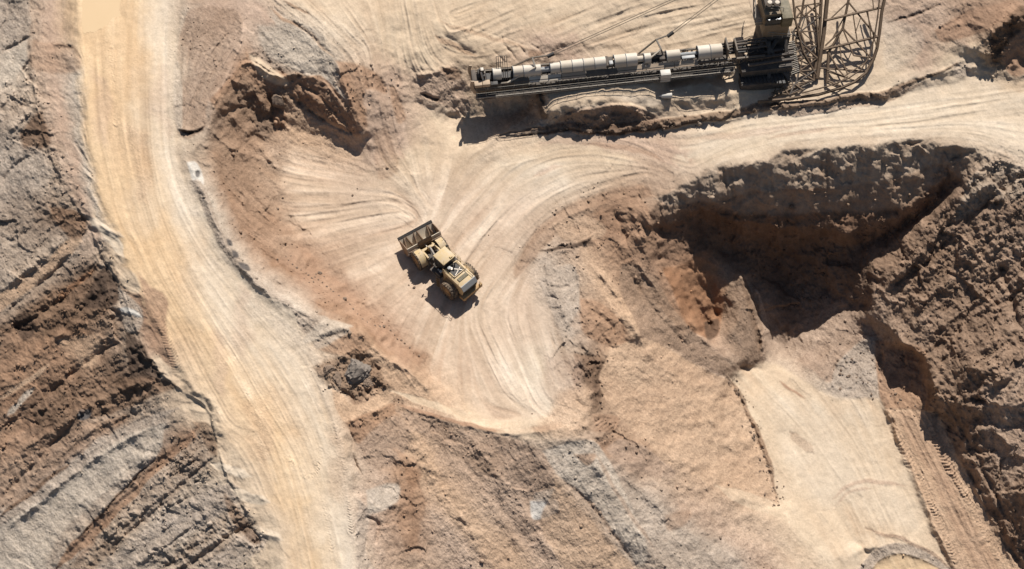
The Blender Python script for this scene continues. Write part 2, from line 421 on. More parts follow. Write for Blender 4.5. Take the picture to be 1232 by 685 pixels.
CL = [
    ('road', [(155,40),(160,150),(185,270),(250,400),(330,520),(370,600),(390,790)]),
    ('road', [(125,100),(140,220),(185,340)]),
    ('road', [(155,-90),(155,20)]),
    ('roadpale', [(200,-90),(196,60),(200,170),(225,260),(270,350),(330,420),(380,500),(405,600),(420,690)]),
    ('road', [(100,-90),(104,110),(118,210),(150,300),(200,400)]),
    ('sand', [(240,480),(290,550),(325,620),(345,690),(350,790)]),
    ('sand', [(190,430),(225,475),(262,520),(290,590),(318,650),(336,700)]),
    ('pink', [(60,-90),(62,60),(80,160),(98,240),(118,290)]),
    ('ltgray', [(90,60),(93,150),(106,215),(128,290)]),
    ('redfloor', [(160,330),(178,390),(200,430)]),
    ('sand', [(115,262),(130,285),(150,320)]),
    # left slope
    ('rock', [(24,-90),(33,50),(62,205),(102,270)]),
    ('rock', [(120,312),(160,402),(188,450)]),
    ('gray', [(0,-90),(10,20),(20,60)]),
    ('ltgray', [(0,100),(30,70),(36,64)]),
    ('rock', [(0,130),(40,125),(55,190)]),
    ('gray', [(0,190),(30,180),(45,215)]),
    ('dkbrown', [(60,260),(90,262)]),
    ('gray', [(0,370),(45,330),(90,295)]),
    ('dkbrown', [(0,400),(60,360),(120,320)]),
    ('dkbrown', [(50,400),(110,380),(140,350)]),
    ('brown', [(0,450),(60,410),(110,400)]),
    ('dkbrown', [(40,490),(110,460),(185,456)]),
    ('brown', [(0,540),(60,500),(100,490)]),
    ('rock', [(0,590),(60,560),(110,520),(180,500)]),
    ('gray', [(0,640),(60,590),(130,530),(200,505)]),
    ('ltgray', [(0,690),(80,610),(150,560)]),
    ('gray', [(60,690),(120,620),(180,560)]),
    ('brown', [(80,670),(130,620),(190,560),(235,520)]),
    ('rockgray', [(130,650),(200,590),(250,545)]),
    ('gray', [(110,690),(190,640),(270,600)]),
    ('rockgray', [(200,690),(250,650),(310,645)]),
    ('gray', [(-120,790),(40,760),(200,760)]),
    ('rock', [(-120,0),(-120,400)]),
    # grey hill, basin banks
    ('gray', [(232,20),(228,80),(226,140)]),
    ('gray', [(260,60),(245,110),(240,150)]),
    ('pink', [(285,30),(262,90),(252,130)]),
    ('brown', [(240,-90),(232,-10)]),
    ('sand', [(300,-90),(340,-20),(400,20)]),
    ('pink', [(255,5),(300,8),(330,25)]),
    ('ltgray', [(325,20),(360,40),(395,62),(412,95)]),
    ('ltgray', [(330,40),(360,70),(395,100),(415,125)]),
    ('gray', [(315,50),(335,70),(352,78)]),
    ('brown', [(300,70),(290,100),(278,130)]),
    ('dkbrown', [(355,95),(385,110),(405,140)]),
    ('brown', [(410,90),(428,120),(440,150)]),
    ('brown', [(270,160),(290,170),(310,180)]),
    ('brown', [(255,190),(275,235),(300,280),(350,330)]),
    ('brown', [(290,200),(310,240),(330,275)]),
    ('tan', [(345,150),(380,150),(420,180)]),
    ('redfloor', [(335,310),(390,352),(440,395),(490,440)]),
    ('redfloor', [(370,310),(420,355),(470,405),(505,435)]),
    ('brown', [(380,365),(430,390),(470,425)]),
    ('ltgray', [(240,215),(263,275),(286,310),(312,340),(345,364),(385,383)]),
    ('tan', [(440,415),(480,450),(520,487)]),
    # plateau, chute
    ('sand', [(420,-90),(450,0),(470,60)]),
    ('sand', [(500,-90),(700,-90),(900,-90)]),
    ('sand', [(500,30),(580,20),(700,30),(800,40),(880,30)]),
    ('sand', [(480,70),(540,70),(600,80)]),
    ('pink', [(430,100),(445,150),(452,190)]),
    ('pink', [(470,90),(480,140),(486,190)]),
    ('sand', [(470,200),(540,170),(560,170)]),
    ('gravel', [(505,95),(530,105),(550,110)]),
    ('sand', [(520,140),(540,165)]),
    ('pink', [(640,40),(660,50),(700,75)]),
    # basin
    ('floor', [(340,200),(400,220),(450,240)]),
    ('floor', [(360,260),(420,270),(470,270)]),
    ('floor', [(420,330),(470,320),(480,350)]),
    ('floor', [(500,400),(540,430),(600,470)]),
    ('floor', [(530,240),(600,270),(640,250)]),
    ('floor', [(600,320),(640,360),(660,420)]),
    ('roadpale', [(600,200),(650,195),(680,215)]),
    ('roadpale', [(640,430),(665,470),(640,490)]),
    ('sand', [(620,180),(700,178),(760,185)]),
    ('roadpale', [(820,195),(900,178),(1000,160),(1100,152),(1200,160),(1250,180)]),
    ('roadpale', [(900,150),(1000,142),(1100,125),(1200,110),(1300,110)]),
    ('pink', [(720,172),(790,178),(830,195)]),
    ('sand', [(560,500),(600,508),(660,508)]),
    # bench, berm, north east
    ('sand', [(660,115),(720,112),(790,120)]),
    ('sand', [(800,120),(870,118),(930,112)]),
    ('gray', [(650,145),(700,140),(750,140)]),
    ('tan', [(600,152),(640,140)]),
    ('sand', [(1000,105),(1060,85),(1090,60)]),
    ('pink', [(1080,20),(1110,50),(1110,75)]),
    ('gravel', [(1140,30),(1160,60)]),
    ('sand', [(1130,75),(1170,55)]),
    ('dkbrown', [(1196,75),(1220,60),(1240,40)]),
    ('redfloor', [(1160,20),(1190,20),(1220,10)]),
    ('sand', [(1200,110),(1240,100)]),
    # pit
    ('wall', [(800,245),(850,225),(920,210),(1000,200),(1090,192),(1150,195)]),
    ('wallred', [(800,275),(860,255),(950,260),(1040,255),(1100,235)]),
    ('pitshade', [(830,300),(870,310),(930,340),(945,400)]),
    ('pitshade', [(950,310),(1000,320),(1020,350)]),
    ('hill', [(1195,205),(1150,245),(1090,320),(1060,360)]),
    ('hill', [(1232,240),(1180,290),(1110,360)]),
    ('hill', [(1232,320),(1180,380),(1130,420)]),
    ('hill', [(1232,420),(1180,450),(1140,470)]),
    ('gravel', [(960,430),(1000,415),(1040,400)]),
    ('gravel', [(1010,440),(1060,430),(1080,460)]),
    ('gray', [(1005,460),(1040,470)]),
    ('dkbrown', [(1095,440),(1105,470),(1118,495)]),
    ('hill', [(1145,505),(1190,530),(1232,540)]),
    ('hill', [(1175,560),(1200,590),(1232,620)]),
    ('brown', [(1200,620),(1232,660)]),
    ('tan', [(1075,505),(1100,560),(1130,620),(1165,690)]),
    ('tan', [(1100,505),(1130,560),(1170,630),(1200,690)]),
    ('roadpale', [(920,450),(960,500),(1000,560),(1020,620)]),
    ('roadpale', [(1040,490),(1070,560),(1110,640)]),
    ('sand', [(945,560),(955,610),(980,660)]),
    ('sand', [(900,455),(920,500),(935,560)]),
    # mid slope
    ('brown', [(720,250),(760,255),(778,265)]),
    ('brown', [(690,275),(730,275),(765,290)]),
    ('gray', [(655,315),(670,340),(685,365)]),
    ('gray', [(660,350),(680,380),(690,400)]),
    ('tan', [(700,305),(725,340),(750,385)]),
    ('brown', [(715,370),(735,400),(750,420)]),
    ('brown', [(750,300),(780,350),(820,410)]),
    ('gravel', [(770,330),(810,400),(860,450)]),
    ('rust', [(830,325),(850,350),(858,395)]),
    ('gravel', [(880,400),(895,420),(915,435)]),
    ('gravel', [(880,340),(895,390)]),
    ('dkbrown', [(700,430),(712,460),(716,490)]),
    ('tan', [(740,430),(790,450),(840,465)]),
    ('tan', [(740,480),(810,520),(880,560)]),
    ('tan', [(770,530),(840,570),(910,600)]),
    ('brown', [(720,540),(750,545),(780,560)]),
    # spoil
    ('gravel', [(500,510),(570,530),(640,545)]),
    ('gravel', [(530,550),(590,590),(630,640)]),
    ('tan', [(495,540),(540,600),(600,660),(620,700)]),
    ('gravel', [(520,620),(560,670),(590,720)]),
    ('brown', [(480,560),(488,610),(492,660)]),
    ('gravel', [(430,530),(450,560),(458,580)]),
    ('gravel', [(435,600),(450,640),(460,690)]),
    ('brown', [(425,505),(455,500),(470,495)]),
    ('gravel', [(620,560),(650,590)]),
    ('tan', [(660,570),(690,620),(740,690)]),
    ('gravel', [(640,640),(670,680)]),
    ('gray', [(670,550),(700,590),(760,660)]),
    ('gray', [(710,555),(760,610),(820,680)]),
    ('gray', [(760,590),(830,640),(890,690)]),
    ('gravel', [(820,600),(870,640),(930,690)]),
    ('sand', [(1000,685),(1060,672),(1110,690)]),
]
lines = []
for nme, L in CL:
    q = smooth_line(L, 4)
    lines.append(np.hstack([q, np.tile(soilvec(nme), (len(q), 1))]))
S = diffuse(lines, 9, 40)
# ragged, not smooth, borders: look the fill up through a warp
wj = np.clip(np.arange(NX)[None, :] + (WX * 11 + fbm(7, 171, 2) * 3).astype(int), 0, NX - 1)
wi = np.clip(np.arange(NY)[:, None] + (WY * 11 + fbm(7, 181, 2) * 3).astype(int), 0, NY - 1)
S = S[wi, wj]


def patch(name, pts, op=1.0, soft=3.0, warp=4.0):
    s, m = poly_mask(pts, soft, warp)
    S[s] += (soilvec(name) - S[s]) * (m * op)[..., None]


def stroke(name, pts, width, op=1.0, soft=2.0, warp=2.5, taper=True):
    s, m, d, arc, side = line_mask(pts, width, soft, warp, taper)
    S[s] += (soilvec(name) - S[s]) * (m * op)[..., None]


PATCH = [
    # left slope
    ('ltgray', [(0,68),(37,46),(36,68),(15,95),(0,108)], .9, 2, 4),
    ('gray', [(-5,-5),(28,-5),(36,40),(12,52),(-5,66)], .8, 2, 6),
    ('dkbrown', [(23,160),(45,133),(53,140),(63,168),(52,180),(30,187)], .9, 3, 5),
    ('brown', [(34,48),(92,55),(92,86),(38,80)], .55, 3, 5),
    ('gray', [(5,190),(40,178),(60,195),(58,215),(20,235),(0,240)], .7, 4, 6),
    ('dkbrown', [(60,248),(93,256),(105,276),(92,292),(78,282),(66,268)], .95, 2, 5),
    ('tan', [(83,289),(99,290),(67,325),(20,361),(-5,378),(-5,358),(50,318)], .9, 2, 4),
    ('rock', [(10,330),(45,305),(60,312),(30,340)], .7, 3, 5),
    ('dkbrown', [(37,376),(60,352),(112,336),(100,352),(64,374),(44,386)], .95, 2, 5),
    ('black', [(127,319),(144,346),(136,366),(100,369),(113,336)], .9, 1.5, 3),
    ('black', [(13,385),(33,375),(41,400),(30,410),(20,398)], .9, 1.5, 4),
    ('tan', [(67,408),(117,404),(112,440),(80,430)], .75, 4, 6),
    ('black', [(147,393),(174,414),(188,441),(194,457),(160,456),(155,428)], .85, 2, 5),
    ('brown', [(0,420),(70,412),(95,450),(40,478),(0,490)], .5, 4, 6),
    ('gray', [(142,344),(171,373),(168,396),(147,394)], .95, 1.5, 3),
    ('sand', [(138,318),(163,330),(168,352),(150,346)], .9, 2, 4),
    ('redfloor', [(168,328),(186,345),(202,362),(200,400),(214,440),(196,430),(176,372)], .85, 3, 6),
    ('dkbrown', [(40,496),(100,457),(190,455),(214,466),(167,483),(110,503),(50,522)], .85, 3, 6),
    ('slate', [(94,496),(108,492),(108,503),(96,505)], 1, 1, 2),
    ('brown', [(0,540),(60,515),(110,508),(150,500),(140,515),(80,560),(0,612)], .6, 4, 6),
    ('ltgray', [(200,508),(186,552),(140,598),(60,692),(-5,700),(-5,640),(70,590),(105,562),(150,525)], .95, 2, 4),
    ('gray', [(185,545),(176,575),(130,625),(80,685),(50,700),(70,650),(130,590)], .9, 3, 4),
    ('rock', [(246,512),(258,548),(205,602),(135,662),(98,690),(120,640),(190,570)], .85, 2, 5),
    ('gray', [(280,578),(288,600),(215,650),(150,695),(110,700),(160,650),(230,600)], .9, 2, 4),
    ('rock', [(290,600),(308,650),(250,690),(180,700),(230,650)], .7, 3, 5),
    ('gray', [(305,632),(318,655),(260,695),(220,700)], .8, 2, 4),
    ('dkbrown', [(232,506),(256,512),(263,548),(246,534)], .7, 2, 4),
    ('dkbrown', [(268,590),(300,630),(312,652),(296,648),(272,612)], .75, 2, 4),
    # right of the haul road
    ('greybrown', [(213,60),(226,16),(252,6),(292,24),(268,92),(247,130),(246,153),(213,160)], .8, 2, 4),
    ('ltgray', [(208,80),(216,78),(220,150),(211,150)], .8, 1.5, 2),
    ('white', [(226,196),(236,196),(245,214),(242,226),(232,218)], .8, 1, 2),
    ('slate', [(235,206),(241,207),(240,213),(236,213)], .9, .8, 1),
    ('gray', [(230,218),(244,222),(264,272),(288,308),(314,338),(352,366),(345,372),(305,345),(276,316),(256,282)], .95, 1.2, 2),
    ('slate', [(273,287),(279,290),(280,296),(275,295)], .9, .8, 1),
    ('slate', [(279,300),(286,304),(287,310),(281,309)], .9, .8, 1),
    ('slate', [(286,315),(298,318),(301,326),(291,323)], .9, .8, 1),
    ('roadpale', [(236,232),(248,262),(268,300),(300,338),(350,372),(378,392),(360,398),(300,352),(262,316),(244,278)], .7, 1.5, 2),
    ('gray', [(352,374),(394,381),(386,392),(366,402)], .95, 1.2, 2),
    ('gray', [(376,412),(414,394),(420,399),(404,408),(384,418)], .95, 1.2, 2),
    ('ltgray', [(390,382),(424,392),(412,396),(372,412),(366,406)], .9, 1.2, 2),
    ('brown', [(384,420),(424,400),(446,412),(440,424),(405,426)], .7, 2, 3),
    ('dkbrown', [(375,442),(400,430),(425,420),(447,428),(462,455),(468,464),(447,474),(432,486),(412,474),(392,462)], .75, 4, 6),
    ('tan', [(398,468),(412,476),(432,488),(470,468),(472,484),(440,498),(418,508),(404,490)], .9, 1.5, 3),
    ('brown', [(418,508),(450,496),(470,486),(474,498),(450,516),(430,534)], .9, 1.5, 3),
    ('greybrown', [(432,534),(470,500),(494,520),(476,560),(446,560)], .7, 2, 3),
    ('brown', [(478,543),(500,553),(508,600),(506,640),(496,664),(482,652),(488,590)], .8, 4, 12), ('rust', [(484,556),(498,560),(500,585),(490,580)], .5, 3, 8),
    ('ltgray', [(440,590),(478,582),(476,604),(444,618)], .85, 2, 4),
    ('gray', [(430,600),(446,620),(440,660),(452,690),(430,690)], .7, 2, 4),
    ('tan', [(494,520),(506,524),(540,585),(600,640),(640,690),(604,690),(560,645),(520,590)], .7, 3, 4),
    ('greybrown', [(474,494),(520,506),(600,526),(650,540),(690,560),(640,570),(600,575),(540,545)], .75, 2, 4),
    # grey hill and scarp
    ('ltgray', [(312,30),(345,36),(378,58),(404,100),(420,138),(404,124),(385,98),(352,84),(318,60)], .75, 2.5, 4),
    ('brown', [(352,96),(385,92),(408,113),(422,134),(432,164),(408,154),(381,134),(352,112)], .9, 1.5, 4),
    ('brown', [(404,72),(432,78),(456,92),(466,114),(441,110),(434,150),(424,134),(414,100)], .8, 2.5, 4),
    ('brown', [(250,122),(272,96),(300,74),(346,94),(334,112),(346,152),(300,166),(266,144)], .9, 2, 5),
    ('dkbrown', [(262,118),(290,98),(318,104),(330,130),(322,152),(296,142)], .45, 4, 6),
    ('black', [(306,128),(322,134),(330,152),(316,168),(306,150)], .9, 1.5, 3),
    ('tan', [(348,122),(380,150),(420,172),(360,176),(345,158)], .7, 2, 4),
    ('sand', [(300,66),(316,72),(344,98),(338,104),(316,92)], .8, 1.5, 3),
    ('redfloor', [(448,160),(468,160),(480,204),(456,214)], .45, 3, 5),
    ('brown', [(468,104),(478,110),(488,142),(480,150),(472,130)], .7, 2, 4),
    ('gravel', [(501,90),(548,82),(556,110),(568,127),(555,140),(538,130),(521,120),(505,110)], .95, 1.5, 4),
    ('dkbrown', [(530,82),(552,84),(554,96),(540,96)], .7, 2, 3),
    ('pink', [(588,66),(640,58),(668,58),(650,72),(600,78)], .5, 4, 6),
    ('redfloor', [(634,60),(652,62),(648,70),(636,68)], .8, 2, 3),
    ('pink', [(682,40),(694,42),(700,56),(688,56)], .6, 2, 3),
    # cross road and bench
    ('greybrown', [(664,150),(686,134),(720,128),(764,127),(792,140),(782,152),(700,155)], .95, 1.5, 4),
    ('dkbrown', [(700,140),(760,134),(786,142),(760,152),(712,153)], .5, 2, 5),
    ('black', [(644,110),(652,112),(660,138),(652,142),(645,128)], .7, 1.5, 3),
    ('tan', [(602,150),(640,118),(648,140),(640,150)], .9, 2, 4),
    ('sand', [(655,108),(780,104),(796,118),(760,126),(700,126),(660,134)], .8, 1.5, 3),
    ('white', [(730,116),(780,114),(800,124),(770,126)], .25, 3, 3),
    ('redfloor', [(1124,37),(1164,13),(1217,0),(1226,13),(1184,37),(1137,52)], .85, 1.5, 3),
    ('dkbrown', [(1188,50),(1226,8),(1240,20),(1210,56),(1196,74)], .9, 2, 4),
    ('redfloor', [(1207,57),(1240,34),(1240,80),(1217,91),(1207,73)], .9, 1.5, 3),
    ('gray', [(1145,76),(1164,78),(1166,90),(1148,92)], .8, 2, 4),
    ('ltgray', [(1060,20),(1110,40),(1100,70),(1066,80)], .4, 4, 5),
    # pit
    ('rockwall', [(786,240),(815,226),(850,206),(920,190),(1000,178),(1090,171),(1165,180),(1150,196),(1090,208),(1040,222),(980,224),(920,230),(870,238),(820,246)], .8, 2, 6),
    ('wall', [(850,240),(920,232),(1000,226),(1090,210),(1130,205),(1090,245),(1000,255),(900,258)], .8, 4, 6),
    ('rust', [(799,321),(822,318),(843,311),(876,335),(872,380),(863,405),(849,408),(823,388)], .85, 1.5, 4),
    ('black', [(846,388),(864,384),(864,402),(852,410)], .8, 1.5, 2),
    ('gravdark', [(745,345),(752,318),(785,330),(815,380),(850,415),(880,440),(910,440),(900,455),(850,445),(800,415),(765,400)], .8, 2, 4),
    ('gravdark', [(876,335),(896,332),(916,380),(920,438),(890,432),(866,404)], .85, 1.5, 3),
    ('greybrown', [(960,432),(1000,402),(1046,374),(1052,398),(1030,420),(1000,460),(975,442)], .85, 2, 4),
    ('gray', [(1000,472),(1005,440),(1030,415),(1056,405),(1062,440),(1056,480),(1025,480)], .9, 1.5, 3),
    ('brown', [(1054,408),(1086,412),(1112,424),(1116,470),(1106,500),(1064,490),(1056,450)], .9, 1.5, 3),
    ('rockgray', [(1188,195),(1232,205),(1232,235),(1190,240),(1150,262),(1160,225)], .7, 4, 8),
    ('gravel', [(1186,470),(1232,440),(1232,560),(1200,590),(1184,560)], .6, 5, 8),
    # slope between basin and pit
    ('brown', [(616,324),(645,275),(696,240),(770,224),(784,236),(740,246),(700,256),(660,290),(622,334)], .6, 3, 4),
    ('brown', [(733,248),(776,241),(783,290),(756,302),(729,281)], .8, 2, 5),
    ('tan', [(664,268),(700,258),(730,270),(720,286),(680,290)], .8, 2, 4),
    ('gray', [(650,338),(689,320),(699,361),(688,387),(668,388)], .95, 1.5, 4),
    ('tan', [(712,318),(724,322),(746,352),(770,403),(764,408),(742,380),(722,345)], .9, 1.2, 2),
    ('brown', [(699,361),(724,366),(752,396),(742,418),(704,402)], .85, 2, 5),
    ('dkbrown', [(690,425),(726,432),(730,458),(716,494),(692,486)], .9, 2, 5),
    ('tan', [(735,420),(775,407),(820,430),(862,452),(884,462),(905,500),(925,545),(938,606),(905,602),(870,588),(840,565),(800,548),(758,516),(730,482),(722,455)], .95, 1.2, 2.5),
    ('brown', [(683,507),(720,497),(745,502),(740,520),(700,516)], .7, 2, 4),
    ('sand', [(880,452),(930,438),(985,468),(1012,481),(1054,480),(1066,500),(1090,560),(1120,620),(1152,692),(1130,692),(1080,655),(1040,640),(1000,672),(962,640),(938,604),(925,545),(905,500)], .9, 3, 4), ('roadpale', [(930,470),(1000,490),(1050,500),(1090,580),(1110,640),(1040,620),(980,600),(940,540)], .6, 10, 10),
    ('ltgray', [(653,543),(703,529),(731,553),(778,656),(763,678),(716,616),(676,576)], .8, 1.5, 3),
    ('brown', [(690,546),(716,546),(706,560)], .7, 1.5, 2),
    ('greybrown', [(616,563),(659,559),(667,583),(643,594),(616,588)], .85, 1.5, 3),
    ('white', [(637,604),(666,599),(670,615),(641,624)], .85, 1.2, 2),
    ('gray', [(644,594),(668,588),(668,600),(642,604)], .8, 1.2, 2),
    ('tan', [(668,585),(722,642),(764,690),(690,690),(650,630)], .8, 2, 4),
    ('greybrown', [(728,541),(752,530),(800,556),(812,575),(760,568)], .8, 2, 4),
    ('brown', [(800,620),(830,612),(826,630),(806,640)], .5, 3, 5),
    ('gray', [(1026,692),(1050,663),(1078,653),(1111,659),(1132,676),(1146,694)], .95, 1.2, 2),
    ('road', [(1044,692),(1060,672),(1090,667),(1126,682),(1130,694)], 1, 1.2, 2),
    ('tan', [(1064,491),(1128,499),(1150,545),(1180,600),(1226,690),(1150,690),(1110,600),(1085,540)], .95, 1.0, 1.5),
    ('packed', [(1078,496),(1122,500),(1150,570),(1150,600),(1110,560)], .45, 3, 4),
    ('packed', [(1120,575),(1140,580),(1205,690),(1180,690),(1150,640)], .45, 2, 3),
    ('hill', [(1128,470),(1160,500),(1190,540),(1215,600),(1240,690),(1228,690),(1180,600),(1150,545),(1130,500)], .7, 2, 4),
]
PATCH.append(('gravdark', [(246,150),(262,122),(300,90),(330,150),(345,190),(336,232),(322,256),(286,238),(258,208)], .65, 9, 9))
PATCH.append(('gravdark', [(268,236),(300,246),(332,268),(348,304),(330,306),(296,282)], .4, 9, 9))
for p in PATCH:
    patch(*p)
STROKE = [
    ('white', [(142,371),(156,375),(171,382)], 3), ('sand', [(112,268),(130,276),(148,284)], 4), ('roadpale', [(106,264),(128,280),(150,310)], 6),
    ('rust', [(113,325),(90,342),(67,362)], 3, .7), ('brown', [(240,512),(192,560),(142,610),(97,655),(62,688)], 6, .85), ('dkbrown', [(188,553),(150,590),(100,645)], 1.6),
    ('dkbrown', [(0,622),(40,590),(90,556)], 2), ('tan', [(0,480),(35,458),(60,440)], 3), ('ltgray', [(40,470),(10,500)], 3),
    ('sand', [(216,488),(238,492),(264,496)], 3), ('roadpale', [(256,556),(275,562),(300,574)], 4), ('roadpale', [(276,586),(300,598),(326,604)], 5), ('roadpale', [(300,632),(318,640),(340,650)], 5, .6), ('sand', [(318,668),(334,672),(350,680)], 5),
    ('gray', [(216,490),(182,505),(150,520),(96,556),(70,580)], 5),
    ('black', [(214,156),(228,159),(244,153)], 2), ('black', [(66,53),(78,54),(90,57)], 1.4),
    ('redfloor', [(472,487),(525,502),(575,515),(618,523)], 2.2), ('redfloor', [(620,522),(660,518),(690,512)], 3), ('sand', [(470,470),(500,482),(540,494),(575,508),(640,514)], 4),
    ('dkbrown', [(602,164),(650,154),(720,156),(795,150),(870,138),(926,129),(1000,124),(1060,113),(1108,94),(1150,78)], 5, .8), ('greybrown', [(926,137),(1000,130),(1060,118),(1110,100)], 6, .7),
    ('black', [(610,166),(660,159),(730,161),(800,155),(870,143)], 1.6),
    ('pink', [(650,170),(690,167),(749,172),(790,188),(818,204)], 6, .6), ('pink', [(640,212),(660,205),(678,200)], 3, .6), ('redfloor', [(700,172),(760,178),(800,196)], 2.5, .5),
    ('roadpale', [(820,180),(920,168),(1060,150),(1180,140)], 7, .7), ('pink', [(840,168),(900,160),(960,152)], 4, .5), ('pink', [(924,166),(1000,156)], 2, .6),
    ('black', [(649,301),(672,298),(696,295),(714,283)], 2), ('packed', [(938,459),(954,469),(968,480)], 1.2), ('dkbrown', [(893,341),(906,388),(914,428)], 3), ('black', [(1067,27),(1100,18),(1131,5)], 1.2, .8),
    ('greybrown', [(1040,634),(1064,643),(1091,648),(1118,663),(1146,687)], 2, .8), ('greybrown', [(950,520),(965,535),(978,545)], 4, .5),
    ('pink', [(1000,600),(1018,585),(1040,580),(1090,582)], 2, .7), ('pink', [(1004,608),(1022,592),(1050,588)], 1.5, .6),
    ('dkbrown', [(874,452),(890,470),(904,500),(922,545),(936,600)], 2.2, .7), ('gravel', [(896,333),(913,361),(920,400),(920,436)], 2.5),
    ('sand', [(860,586),(905,604),(950,622),(985,660)], 8, .6), ('greybrown', [(676,576),(716,616),(766,680)], 2.2, .8), ('greybrown', [(712,540),(745,600),(790,660)], 2.2, .6),
    ('dkbrown', [(506,112),(518,116),(530,120)], 1.6), ('brown', [(640,60),(560,36),(528,26)], 2, .4), ('brown', [(524,45),(548,57),(572,66)], 3, .6),
    ('brown', [(342,0),(360,10),(372,18)], 1.6, .7), ('tan', [(330,14),(372,44),(402,68)], 2, .6), ('brown', [(325,10),(362,38)], 1.6, .6),
]
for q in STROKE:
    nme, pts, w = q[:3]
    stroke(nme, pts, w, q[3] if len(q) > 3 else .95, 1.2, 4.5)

for q in (([(598,520),(640,522),(676,514),(700,500)], 5), ([(640,508),(670,512),(690,508)], 7)):
    stroke('sand', q[0], q[1], .7, 4, 4)
for i, (x, y) in enumerate(((150,80),(180,160),(170,250),(220,330),(270,380),(300,440),(340,500),(360,560),(390,620),(140,160),(200,60))):
    s, m = poly_mask([(x-22,y-34),(x+10,y-30),(x+24,y+18),(x+6,y+38),(x-16,y+14)], 12, 14)
    S[s] += (soilvec('tan' if i % 3 == 0 else 'roadpale') - S[s]) * (m * (.18 if i % 3 == 0 else .4))[..., None]

for q in (('tan', [(655,500),(700,462),(716,500),(702,522),(648,524)], .75, 7, 6), ('brown', [(583,487),(620,495),(624,503),(596,503)], .7, 2, 3), ('brown', [(640,516),(672,508),(676,513),(650,521)], .5, 2, 3),
          ('pink', [(655,430),(690,430),(700,470),(660,480)], .5, 8, 8), ('floor', [(560,470),(640,470),(650,505),(580,500)], .6, 6, 6)):
    patch(*q)
for i, (x, y) in enumerate(((120,130),(165,200),(200,290),(232,360),(262,430),(310,520),(345,590),(372,650),(190,120),(400,560),(150,40),(240,300),(290,390))):
    s, m = poly_mask([(x-9,y-40),(x+8,y-34),(x+14,y+22),(x+8,y+44),(x-8,y+20)], 7, 16)
    S[s] += (soilvec(('pink','tan','road','sand')[i % 4]) - S[s]) * (m * .4)[..., None]

patch('tan', [(672,470),(700,470),(712,500),(700,520),(672,520),(660,506)], .6, 6, 5)
patch('gravdark', [(862,318),(884,330),(900,360),(912,430),(890,436),(872,408),(870,360)], .6, 4, 4)


